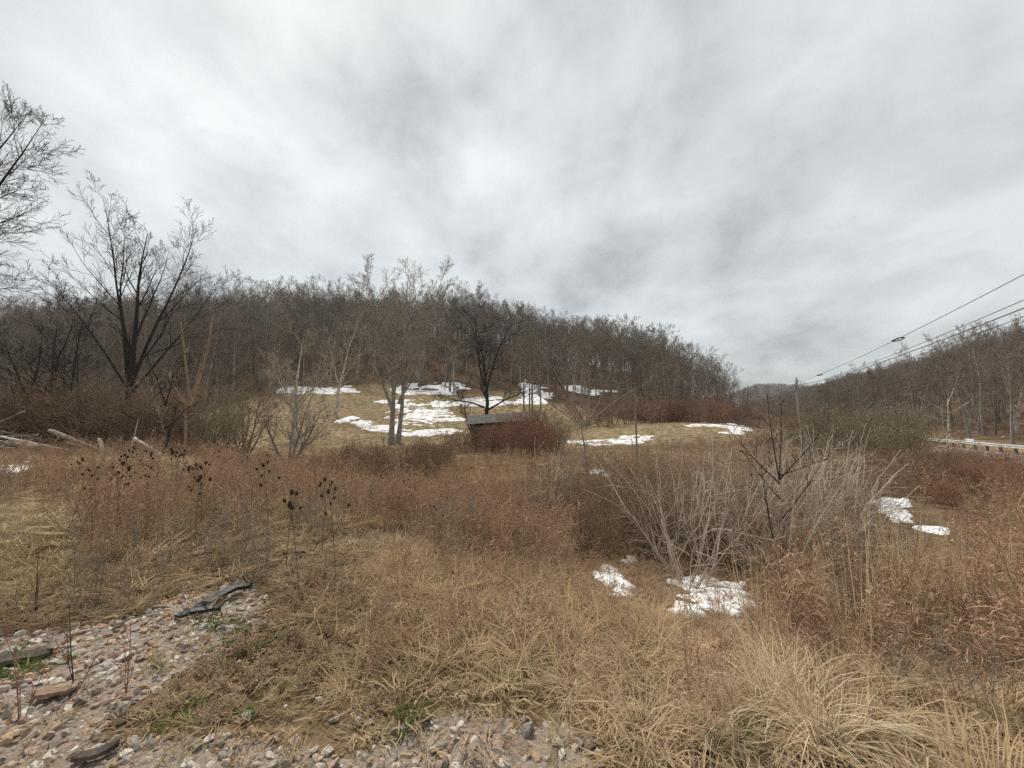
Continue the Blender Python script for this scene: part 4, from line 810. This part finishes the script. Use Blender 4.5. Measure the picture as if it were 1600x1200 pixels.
snow('small snow slab at the left edge of the bramble thicket', [(945, 900, 26, 16), (968, 918, 20, 15)], .022, .10, 12, .3, 12)
snow('largest near snow slab under the bramble thicket', [(1085, 912, 36, 10), (1120, 934, 50, 18), (1160, 950, 32, 10)], .022, .12, 13, .28, 12)
snow('narrow snow slab in front of the largest near one', [(1070, 958, 32, 11)], .02, .10, 14, .35, 12)
snow('tiny snow remnant behind the small snow slab', [(978, 877, 16, 6)], .02, .09, 15, .3, 12)
snow('small snow remnant beside the largest near slab', [(1150, 916, 24, 8)], .02, .09, 16, .3, 12)
snow('streaky snow remnant among the tall red weeds toward the road', [(1395, 788, 34, 12), (1402, 803, 28, 10)], .04, .12, 17, .28, 10)
snow('thin snow remnant beyond the streaky one among red weeds', [(1455, 828, 28, 6)], .035, .1, 18, .35, 10)
snow('small snow remnant under the logs', [(22, 730, 20, 7)], .06, .08, 19, .5)
snow('snow spot in the weeds before the fan-shaped sapling', [(930, 737, 15, 4), (950, 742, 10, 3)], .06, .08, 20, .4)

# ------------------------------------------------------------------ foreground zones (world polygons found from the photo)
def world_poly(pix): return np.array([hit(px, py, .6, 60)[:2] for px, py in pix])
def inside(poly, x, y, fz=1.0):
    if fz: x = x + (fbm(x * 1.1, y * 1.1, 303, 3) - .5) * 1.3 * fz; y = y + (fbm(x * 1.1, y * 1.1, 404, 3) - .5) * .9 * fz
    r = np.zeros(len(x), bool); j = len(poly) - 1
    for i in range(len(poly)):
        xi, yi = poly[i]; xj, yj = poly[j]; c_ = ((yi > y) != (yj > y)) & (x < (xj - xi) * (y - yi) / (yj - yi + 1e-12) + xi); r ^= c_; j = i
    return r
Z_SHORT = world_poly([(-90, 800), (60, 785), (125, 800), (165, 860), (140, 935), (-90, 990)])
Z_ST1 = world_poly([(-60, 1000), (0, 985), (90, 975), (230, 945), (330, 912), (398, 925), (400, 985), (330, 1010), (215, 1060), (140, 1110), (60, 1160), (-60, 1200)])
Z_ST2 = world_poly([(-200, 1600), (-200, 1150), (-40, 1150), (330, 1205), (480, 1185), (640, 1165), (760, 1155), (870, 1180), (900, 1230), (960, 1320), (960, 1600)])
Z_TAN = world_poly([(430, 1120), (470, 980), (500, 925), (620, 890), (780, 890), (960, 950), (1060, 975), (1200, 1020), (1340, 1080), (1370, 1210), (930, 1230), (880, 1150), (760, 1115), (640, 1118)])
Z_SCRUB = world_poly([(120, 1160), (180, 1080), (330, 1015), (420, 960), (480, 890), (560, 900), (640, 1000), (660, 1120), (480, 1145), (330, 1180)])
Z_GREEN = [world_poly(p) for p in ([(170, 1075), (260, 1010), (390, 985), (400, 1010), (300, 1050), (200, 1085)], [(-20, 1035), (60, 1005), (80, 1030), (-20, 1060)], [(150, 1160), (260, 1130), (300, 1150), (200, 1190)], [(560, 1190), (600, 1150), (650, 1160), (660, 1200), (600, 1215)], [(1050, 1190), (1060, 1160), (1180, 1140), (1300, 1190), (1200, 1230)], [(250, 975), (330, 960), (330, 985), (260, 1000)], [(690, 1130), (740, 1120), (760, 1160), (700, 1165)])]
Z_LOW = [world_poly([(890, 868), (1010, 862), (1200, 890), (1235, 985), (1150, 1010), (1000, 985), (890, 930)]), world_poly([(1335, 770), (1510, 800), (1560, 1000), (1310, 1000)])]
Z_BR = world_poly([(1290, 1075), (1430, 1040), (1650, 1040), (1700, 1250), (1360, 1250)])
rg = np.random.default_rng(23)

# ballast: a gritty bed with stones on it
def bed_mesh():
    X, Y = np.meshgrid(np.arange(-6, 3, .05), np.arange(.4, 5.2, .05)); ins = inside(Z_ST1, X.ravel(), Y.ravel()) | inside(Z_ST2, X.ravel(), Y.ravel()); ins = ins.reshape(X.shape); Z = H(X, Y) + .006
    ny, nx = X.shape; i = np.arange(ny - 1)[:, None] * nx + np.arange(nx - 1)[None]; kk = ins[:-1, :-1] & ins[1:, 1:] & ins[1:, :-1] & ins[:-1, 1:]; Q = np.stack([i, i + 1, i + nx + 1, i + nx], -1)[kk]
    u, inv = np.unique(Q, return_inverse=True); return mesh_from('ballast_bed', np.stack([X, Y, Z], -1).reshape(-1, 3)[u], inv.reshape(-1, 4), None, True, solid_mat('grit', (.13, .10, .078), (.30, .245, .195), 60, .95, 0, .6))
bed = tag(obj('ballast_bed', bed_mesh()), kind='structure')
STN = [lump(600 + i, 1.0, [.72, .85, .6, .78][i % 4], [.52, .6, .45, .66, .5][i % 5], M['stone'], 'stone', 7) for i in range(14)]
x, y = jitter_grid(rg, -6, 2.2, .4, 5.0, .038); a = inside(Z_ST1, x, y); b = inside(Z_ST2, x, y); sc_ = inside(Z_SCRUB, x, y)
u_ = rg.uniform(0, 1, len(x)); cl_ = fbm(x * 1.6, y * 1.6, 61); ok = (a & (u_ < .93)) | (b & (u_ < np.where(cl_ > .40, .95, .5))) | (sc_ & ~a & ~b & (u_ < .04)) 
x, y = x[ok], y[ok]; r = .012 + .034 * rg.uniform(0, 1, len(x)) ** 1.7 + (rg.uniform(0, 1, len(x)) < .05) * .02; z = H(x, y) + r * .2
rot = np.stack([rg.normal(0, .5, len(x)), rg.normal(0, .5, len(x)), rg.uniform(0, 6.28, len(x))], -1); idx = rg.integers(0, len(STN), len(x))
px, py = project(np.stack([x, y, z], -1)); vis = (px > -10) & (px < 1610) & (py < 1206); app = np.where(vis, r / np.hypot(x, y), 0); o_ = np.argsort(-app); big = o_[:300]; rest = o_[300:]
for k in big:
    o = obj('stone', STN[idx[k]], bed); o.location = (x[k], y[k], z[k]); o.rotation_euler = tuple(rot[k]); o.scale = (r[k],) * 3
scatter('stones', STN, np.stack([x, y, z], -1)[rest], rot[rest], r[rest], idx[rest], parent=bed)

# low cover
TAN = [tuft_mesh(500 + i, 40, .50, M['grass_tan'], .10, 1.7, -.34, .0070, 6, None, .10) for i in range(5)]
TANF = [tuft_mesh(510 + i, 36, .62, M['grass_tan'], .12, .9, -.40, .0070, 7, 2.4, .08) for i in range(4)]
STRAW = [tuft_mesh(520 + i, 170, .66, M['grass_straw'], .11, 1.5, -.24, .0058, 8) for i in range(2)]
SHORT = [tuft_mesh(530 + i, 46, .15, M['grass_short'], .10, 1.6, -.30, .0095, 5, None, .2) for i in range(4)]
MATB = [tuft_mesh(540 + i, 40, .17, M['weed_brown'], .12, 2.0, -.35, .0080, 5, None, .25) for i in range(4)]
GREEN = [tuft_mesh(550 + i, 34, .12, M['grass_green'], .07, 1.2, -.25, .007, 5) for i in range(3)] + [leafy_mesh(555, 9, M['grass_green'])]
LEAF = [leaf_mesh(560 + i, M['leaf_dead']) for i in range(5)]
WRED = [weed_mesh(570 + i, 8, [1.05, .9, 1.2, .8][i], M['weed_red'], 9, True, .18, .32) for i in range(4)]
WBRN = [weed_mesh(580 + i, 8, [.85, 1.0, .7][i], M['weed_brown'], 8, True, .20, .5) for i in range(3)]
WGRY = [weed_mesh(585 + i, 6, [.75, .95, .55][i], M['weed_grey'], 11, True, .14, .3) for i in range(3)]
WSML = [weed_mesh(590 + i, 14, .24, M['weed_brown'], 7, True, .10, .5, .0022) for i in range(2)]
STALK = [tuft_mesh(595 + i, 22, 1.35, M['grass_tan'], .12, .18, -.02, .010, 6, None, .05) for i in range(3)]

x, y = jitter_grid(rg, -4, 5, .9, 9, .125); ok = inside(Z_TAN, x, y); tr = smooth(.35, .6, fbm(x * .8, y * .8, 71)); ok &= rg.uniform(0, 1, len(x)) < .55 + .45 * tr
put('long_tan_grass', TAN + TANF, x[ok], y[ok], rg, .45, .95, .35, label='long matted tan grass on the near slope', cat='grass')
q = np.array([hit(1225, 1120), hit(1180, 1105), hit(1265, 1140), hit(1235, 1085), hit(1290, 1165), hit(1120, 1150), hit(1000, 1150), hit(900, 1080)])
for k, (p_, s) in enumerate(zip(q, (1.15, .85, .9, .8, .8, .6, .6, .55))):
    o = obj('straw_clump', STRAW[k % 2]); o.location = tuple(p_); o.rotation_euler = (0, 0, k * 1.1); o.scale = (s, s, s * .8)
    tag(o, 'largest bright straw-coloured grass clump spilling over at the slope edge' if k == 0 else 'bright straw-coloured grass clump crowding round the largest one' if k < 5 else 'smaller straw-coloured grass clump in the matted tan grass', 'grass clump', 'bright straw clump cluster' if k < 5 else 'smaller straw clumps')
x, y = jitter_grid(rg, -9, 4, .9, 10, .10); ok = inside(Z_SCRUB, x, y) | ((inside(Z_ST1, x, y) | inside(Z_ST2, x, y)) & (rg.uniform(0, 1, len(x)) < .26)) | (inside(Z_TAN, x, y) & (rg.uniform(0, 1, len(x)) < .4)) | ((smooth(-2, -3, x) * smooth(2.2, 3, y) > .5) & ~inside(Z_ST1, x, y) & (y < 9)); ok &= rg.uniform(0, 1, len(x)) < .75
put('short_brown_grass', MATB + SHORT[:3], x[ok], y[ok], rg, .4, .85, .3, label='short withered brown grass and stems beside the stones', cat='grass')
x, y = jitter_grid(rg, -12, 6, .8, 11, .14); ok = in_view(x, y) & (np.hypot(x, y) < 11) & ~inside(Z_ST1, x, y) & ~inside(Z_ST2, x, y) & ~inside(Z_SCRUB, x, y) & (~inside(Z_LOW[0], x, y, 0) | (rg.uniform(0, 1, len(x)) < .22)) & (~inside(Z_LOW[1], x, y, 0) | (rg.uniform(0, 1, len(x)) < .5))
put('thatch', MATB + SHORT[:1], x[ok], y[ok], rg, .6, 1.1, .35, label='low brown thatch of dead stems under the weeds', cat='grass')
x, y = jitter_grid(rg, -11, -1.5, 2.2, 10, .11); ok = inside(Z_SHORT, x, y) & ~inside(Z_ST1, x, y)
put('short_yellow_grass', SHORT, x[ok], y[ok], rg, .7, 1.2, .3, label='short yellow-green grass left of the stones', cat='grass')
gx_, gy_ = jitter_grid(rg, -6, 4, .8, 5, .075); ok = np.zeros(len(gx_), bool)
for zp in Z_GREEN: ok |= inside(zp, gx_, gy_)
ok &= rg.uniform(0, 1, len(gx_)) < .55
put('green_grass', GREEN, gx_[ok], gy_[ok], rg, .5, 1.0, .3, label='small green grass blades sprouting between the stones', cat='grass')
x, y = jitter_grid(rg, -6, 3, .7, 5, .10); ok = (inside(Z_SCRUB, x, y) | inside(Z_ST2, x, y) | (inside(Z_ST1, x, y) & (rg.uniform(0, 1, len(x)) < .45))) & (rg.uniform(0, 1, len(x)) < .7)
put('dead_leaves', LEAF, x[ok], y[ok], rg, .25, .65, .5, .012, label='curled brown dead leaves strewn over the stones', cat='leaves')
x, y = jitter_grid(rg, -6, 3, 1.2, 6, .16); ok = inside(Z_SCRUB, x, y) & (fbm(x, y, 82) > .48) & ~inside(Z_ST1, x, y)
put('small_dry_weeds', WSML, x[ok], y[ok], rg, .4, .85, .2, label='small twiggy dry weeds in the short brown grass', cat='weeds')

# the weedy field
def sdist(x, y): return (x + 1.1 * y - 3.4) / 1.487
def field_ok(x, y): return in_view(x, y, .25) & (perp(x, y) < 15.4) & (lawn_mask(x, y) < .4) & (y < np.maximum(wood_edge(x), 20)) 
sets = []
for sp, d0, d1 in ((.30, 0, 7.5), (.42, 7.5, 14), (.62, 14, 26), (.95, 26, 50)):
    x, y = jitter_grid(rg, -62, 62, 1.2, 60, sp); d = np.hypot(x, y); ok = (d >= d0) & (d < d1) & field_ok(x, y); sets.append((x[ok], y[ok]))
x = np.concatenate([s_[0] for s_ in sets]); y = np.concatenate([s_[1] for s_ in sets])
near_tan = inside(Z_TAN, x, y); scr = inside(Z_SCRUB, x, y) | inside(Z_ST1, x, y) | inside(Z_ST2, x, y); sh = inside(Z_SHORT, x, y)
sdv = sdist(x, y); tanpatch = fbm(x * .28, y * .28, 91); rr_ = rg.uniform(0, 1, len(x)); near = np.hypot(x, y)
lawnstrip = (y > 27) & (x < 12) & (x > -30)
red = ~near_tan & ~scr & ~sh & ((sdv > .9) | ((near > 6) & (rr_ < .45))) & ~lawnstrip & (rr_ < np.where(tanpatch > .58, .55, .95))
br = inside(Z_BR, x, y); low = inside(Z_LOW[0], x, y) | inside(Z_LOW[1], x, y)
red = (red & ~br & (~low | (rr_ < .4))) | (near_tan & (rr_ < .52)) | (br & (rr_ < .3))
hs = np.where(low, np.where(near > 5.2, .36, .5), np.where(near_tan | br, .55, np.where((x > .8 * y) & (sdv > 2), 1.35, 1.0)))[red]
put('red_weeds', WRED + WRED + WBRN, x[red], y[red], rg, .6 * hs, 1.0 * hs, .16, label='dense reddish brown dry weeds filling the field', cat='weeds')
gry = ~scr & ~sh & ~low & ~near_tan & (((x < -2.2) & (near > 4.2) & (sdv < 2.5) & (rr_ > .66)) | ((sdv > .6) & (rr_ > .93)))
put('grey_weeds', WGRY, x[gry], y[gry], rg, .45, .95, .15, label='grey-brown brittle weeds around the teasels', cat='weeds')
x2, y2 = jitter_grid(rg, -40, 40, 2, 34, .34); ok = field_ok(x2, y2) & ~inside(Z_LOW[0], x2, y2, 0) & ~inside(Z_LOW[1], x2, y2, 0) & ((sdist(x2, y2) > .4) | ((x2 < -2.5) & (y2 > 3.6))) & ~inside(Z_SHORT, x2, y2) & ~inside(Z_ST1, x2, y2) & ~inside(Z_TAN, x2, y2) & ~inside(Z_SCRUB, x2, y2) & (rg.uniform(0, 1, len(x2)) < .35 + .6 * smooth(.42, .6, fbm(x2 * .28, y2 * .28, 91)))
put('field_grass', TANF + TAN[:2], x2[ok], y2[ok], rg, .65, 1.15, .3, label='flattened tan grass between the weeds of the field', cat='grass')
x2, y2 = jitter_grid(rg, .5, 9, .8, 6, .11); ok = inside(Z_BR, x2, y2)
put('matted_grass', MATB + TANF[:2] + SHORT[:1], x2[ok], y2[ok], rg, .55, 1.1, .35, label='dull flattened grass right of the bright straw clumps', cat='grass')
x2, y2 = jitter_grid(rg, -45, 60, 26, 78, .55); ok = (lawn_mask(x2, y2) > .5) | ((y2 > 27) & (y2 < 41) & (x2 < 12) & (x2 > -30)); 
put('bank_grass', MATB + SHORT[:2], x2[ok], y2[ok], rg, 1.2, 2.2, .2, label='short dull grass on the open bank below the wood', cat='grass')
q = np.array([[*hit(px, py)[:2]] for px, py in ((1430, 1000), (1445, 1010), (1460, 985), (1410, 1000), (1395, 1020), (1330, 990), (1425, 960), (1470, 1030), (1340, 1040), (1555, 1010), (1200, 1040), (1210, 1010), (1185, 1030), (1385, 940), (1540, 960))])
for k in range(len(q)):
    o = obj('upright_stalks', STALK[k % 3]); s = float(rg.uniform(.85, 1.2)) * (.55 if k in (10, 11, 12) else 1.0); o.location = (q[k, 0], q[k, 1], Hs(*q[k])); o.rotation_euler = (0, 0, k * 1.7); o.scale = (s, s, s); tag(o, 'upright straw-coloured stalks standing among the red weeds', 'grass clump', 'upright straw stalks')

# ------------------------------------------------------------------ teasels
def teasel_proto(seed, h, nb):
    rg2 = np.random.default_rng(seed); r = empty('teasel', (0, 0, 0)); P = grow(rg2, np.array([[0, 0, -.05]]), np.array([[rg2.normal(0, .08), rg2.normal(0, .08), 1]]), np.array([h]), 9, .03, 0); R = taper([.006], 9, .55); pl = Pile().add(tubes(P, R, 5)); tips = [(P[0, -1], unit(P[0, -1] - P[0, -2]), 1.0)]
    S, D, L, rr = spawn(rg2, P, R, np.array([h]), nb, .5, .93, rad(22), rad(40), .34, .5, .6); Pb = grow(rg2, S, D, L, 6, .03, .10); pl.add(tubes(Pb, np.maximum(taper(rr, 6, .7), .0028), 4))
    for b_ in Pb: tips.append((b_[-1], unit(b_[-1] - b_[-2]), rg2.uniform(.6, .9)))
    obj('stem', pl.mesh('stem', M['teasel_stem']), r)
    for (p, d, s) in tips:
        L_ = .075 * s; t = np.linspace(0, 1, 8); prof_ = np.array([.004, .014, .0205, .022, .0205, .017, .011, .002]) * s; hd = Pile().add(tubes((np.zeros(3) + d * (t * L_)[:, None])[None], prof_[None], 9))
        n = 70; tt = rg2.uniform(.05, .97, n); a = rg2.uniform(0, 6.28, n); ref = unit(np.cross(d, np.array([.3, 1, .2]))); w_ = np.cross(d, ref); o_n = ref * np.cos(a)[:, None] + w_ * np.sin(a)[:, None]; b0 = d * (tt * L_)[:, None] + o_n * np.interp(tt, t, prof_)[:, None] * .9
        hd.add(tubes(np.stack([b0, b0 + (o_n + d * .6) * .009 * s], 1), np.tile([.0014, .0004], (n, 1)), 3))
        n = 7; a = np.arange(n) * .9; o_n = ref * np.cos(a)[:, None] + w_ * np.sin(a)[:, None]; k_ = np.linspace(0, 1, 5)[None, :, None]
        br = o_n[:, None] * (.035 * np.sin(k_ * 1.6)) + d * (.075 * k_ ** 2); hd.add(tubes(br * s, np.full((n, 5), .0012), 3))
        ho = obj('seed_head', hd.mesh('seed_head', M['teasel']), r); ho.location = tuple(p)
    return r
TP = [teasel_proto(700 + i, h, nb) for i, (h, nb) in enumerate(((1.25, 4), (1.05, 2), (1.45, 6), (.95, 3)))]
spots = []
for px, dp in zip(rg.uniform(125, 335, 26), rg.uniform(4.6, 8.0, 26)): spots.append((px, dp, 'dead teasel with dark spiky heads in the cluster before the logs', 'teasels before the logs'))
for px, dp in zip(rg.uniform(330, 560, 12), rg.uniform(9, 15, 12)): spots.append((px, dp, 'dead teasel standing among red weeds near the bushy tree', 'teasels near the bushy tree'))
for px, dp in ((433, 4.6), (458, 4.2), (512, 4.6), (480, 3.7), (536, 3.7)): spots.append((px, dp, 'single dead teasel sticking up from matted grass behind the stones', 'teasels behind the stones'))
for px, dp in ((684, 5.6), (700, 7.5), (720, 8), (640, 6.5)): spots.append((px, dp, 'lone dead teasel in the middle of the weedy field', 'teasels of the middle field'))
for px, dp in ((936, 9.5), (950, 9), (1000, 8), (1092, 8.5)): spots.append((px, dp, 'dead teasel beside the bramble thicket', 'teasels beside the thicket'))
used = [False] * 4
for k, (px, dp, lab, gp) in enumerate(spots):
    g = ground_at(px, dp); i = k % 4; s = float(rg.uniform(.5, .8)); rz = float(rg.uniform(0, 6.28))
    if k in range(42, 48): s *= .75
    if not used[i]:
        used[i] = True; o = TP[i]; o.location = tuple(g); o.rotation_euler = (0, 0, rz); o.scale = (s,) * 3; tag(o, lab, 'teasel', gp)
    else: o = dup(TP[i], tuple(g), rz, s, lab, gp)

# ------------------------------------------------------------------ debris on the stones
def slab(name, path, wd, th, mat, label, cat, seed, tilt=0.0):
    """irregular torn strip following the ground"""
    rg2 = np.random.default_rng(seed); P = np.array([[*p] for p in path], float); n = 14; t = np.linspace(0, 1, len(P)); tt = np.linspace(0, 1, n); P = np.stack([np.interp(tt, t, P[:, i]) for i in range(3)], -1)
    d = unit(P[-1] - P[0]); sd_ = unit(np.cross(d, np.array([0, 0, 1.0]))); w_ = wd * .5 * (1 - (2 * tt - 1) ** 6 * .75) * rg2.uniform(.9, 1.08, n); V = []
    for i in range(n):
        up = np.array([0, 0, 1.0]) + sd_ * tilt; e0 = rg2.normal(0, th * .07, 4)
        V += [P[i] - sd_ * w_[i], P[i] - sd_ * w_[i] * .9 + up * (th + e0[0]), P[i] + up * (th * 1.2 + e0[1]), P[i] + sd_ * w_[i] * .9 + up * (th * .8 + e0[2]), P[i] + sd_ * w_[i], P[i] - np.array([0, 0, th * .4])]
    V = np.array(V); i = np.arange(n - 1)[:, None] * 6; j = np.arange(6)[None]; j2 = (j + 1) % 6; Q = np.stack([i + j, i + j2, i + 6 + j2, i + 6 + j], -1).reshape(-1, 4)
    T = [(0, k + 1, k) for k in range(1, 5)] + [((n - 1) * 6, (n - 1) * 6 + k, (n - 1) * 6 + k + 1) for k in range(1, 5)]
    c0 = V.mean(0); o = obj(name, mesh_from(name, V - c0, Q, T, False, M[mat])); o.location = tuple(c0); tag(o, label, cat); return o
def gp(px, py, dz=0.02): q = hit(px, py, .6, 60); q[2] += dz; return q
slab('rubber_strip', [gp(300, 962, .03), gp(330, 948, .05), gp(365, 934, .07), gp(392, 926, .05)], .085, .035, 'rubber', 'long torn black rubber strip curling over the stones', 'rubber strip', 1, .5)
slab('rubber_strip', [gp(272, 974, .03), gp(300, 968, .05), gp(325, 964, .05), gp(345, 958, .03)], .07, .03, 'rubber', 'shorter torn black rubber piece below the long strip', 'rubber strip', 2, .3)
slab('rotten_board', [gp(-20, 1045, .03), gp(20, 1040, .03), gp(80, 1030, .03)], .10, .03, 'log_dark', 'dark rotten board end on the stones below the green tuft', 'board', 3)
slab('broken_board', [gp(52, 1100, .04), gp(90, 1092, .04), gp(122, 1085, .04)], .085, .018, 'board', 'broken brown board lying on the stones', 'board', 4)
slab('rotten_board', [gp(110, 1200, .03), gp(150, 1192, .03), gp(185, 1175, .03)], .05, .022, 'log_dark', 'dark rotten stick half buried in leaves', 'stick', 5)
log('stick', gp(182, 1145, .03), gp(235, 1112, .03), .011, 'log_dark', 'thin dark stick lying in the brown leaves', 21, None, .6)['category'] = 'stick'
for k, (px, py, h, lab) in enumerate([(30, 1130, .45, 'grey forked weed stem growing from the stones at the broken board'), (118, 1085, .5, 'reddish twiggy weed beside the broken board'), (198, 1090, .42, 'straight dark red weed stem at the edge of the green blades'), (60, 960, .5, 'bent bare stem between yellow grass and stones'), (215, 955, .45, 'low arching dark stem above the stones')]):
    q = gp(px, py, -.01); ms = tree_meshes(800 + k, [((0, 0, -.02), (.15 * (k - 2), .1, 1), h, .0036), ((.01, 0, -.02), (-.35 + .1 * k, .2, 1), h * .8, .003), ((0, .02, -.02), (.3, -.1, 1), h * .6, .0028)], lv(4, 2, 1, 1, (20, 45), .35, .3, .05, .05, .08, end0=.4), M['twig_dark' if k % 2 else 'shrub_red'], M['shrub_red'], 'weed_stem', .0014, (5, 4, 3, 3, 3))
    tree_obj('weed_stem', ms, tuple(q), k, 1, lab, 'weed', None, ('stem', 'side_shoots'))

# ------------------------------------------------------------------ thin winter haze in the valley
hm, ht = new_mat('haze'); pv = ht.nodes.new('ShaderNodeVolumePrincipled'); ho = ht.nodes.new('ShaderNodeOutputMaterial'); ht.links.new(pv.outputs[0], ho.inputs['Volume'])
pv.inputs['Color'].default_value = (.86, .90, .95, 1); pv.inputs['Density'].default_value = .00022; pv.inputs['Anisotropy'].default_value = .2
tag(obj('haze', box_mesh('haze', -1450, 1450, -60, 2240, -8, 90, hm)), 'thin pale winter haze filling the valley', 'haze', None, 'stuff')
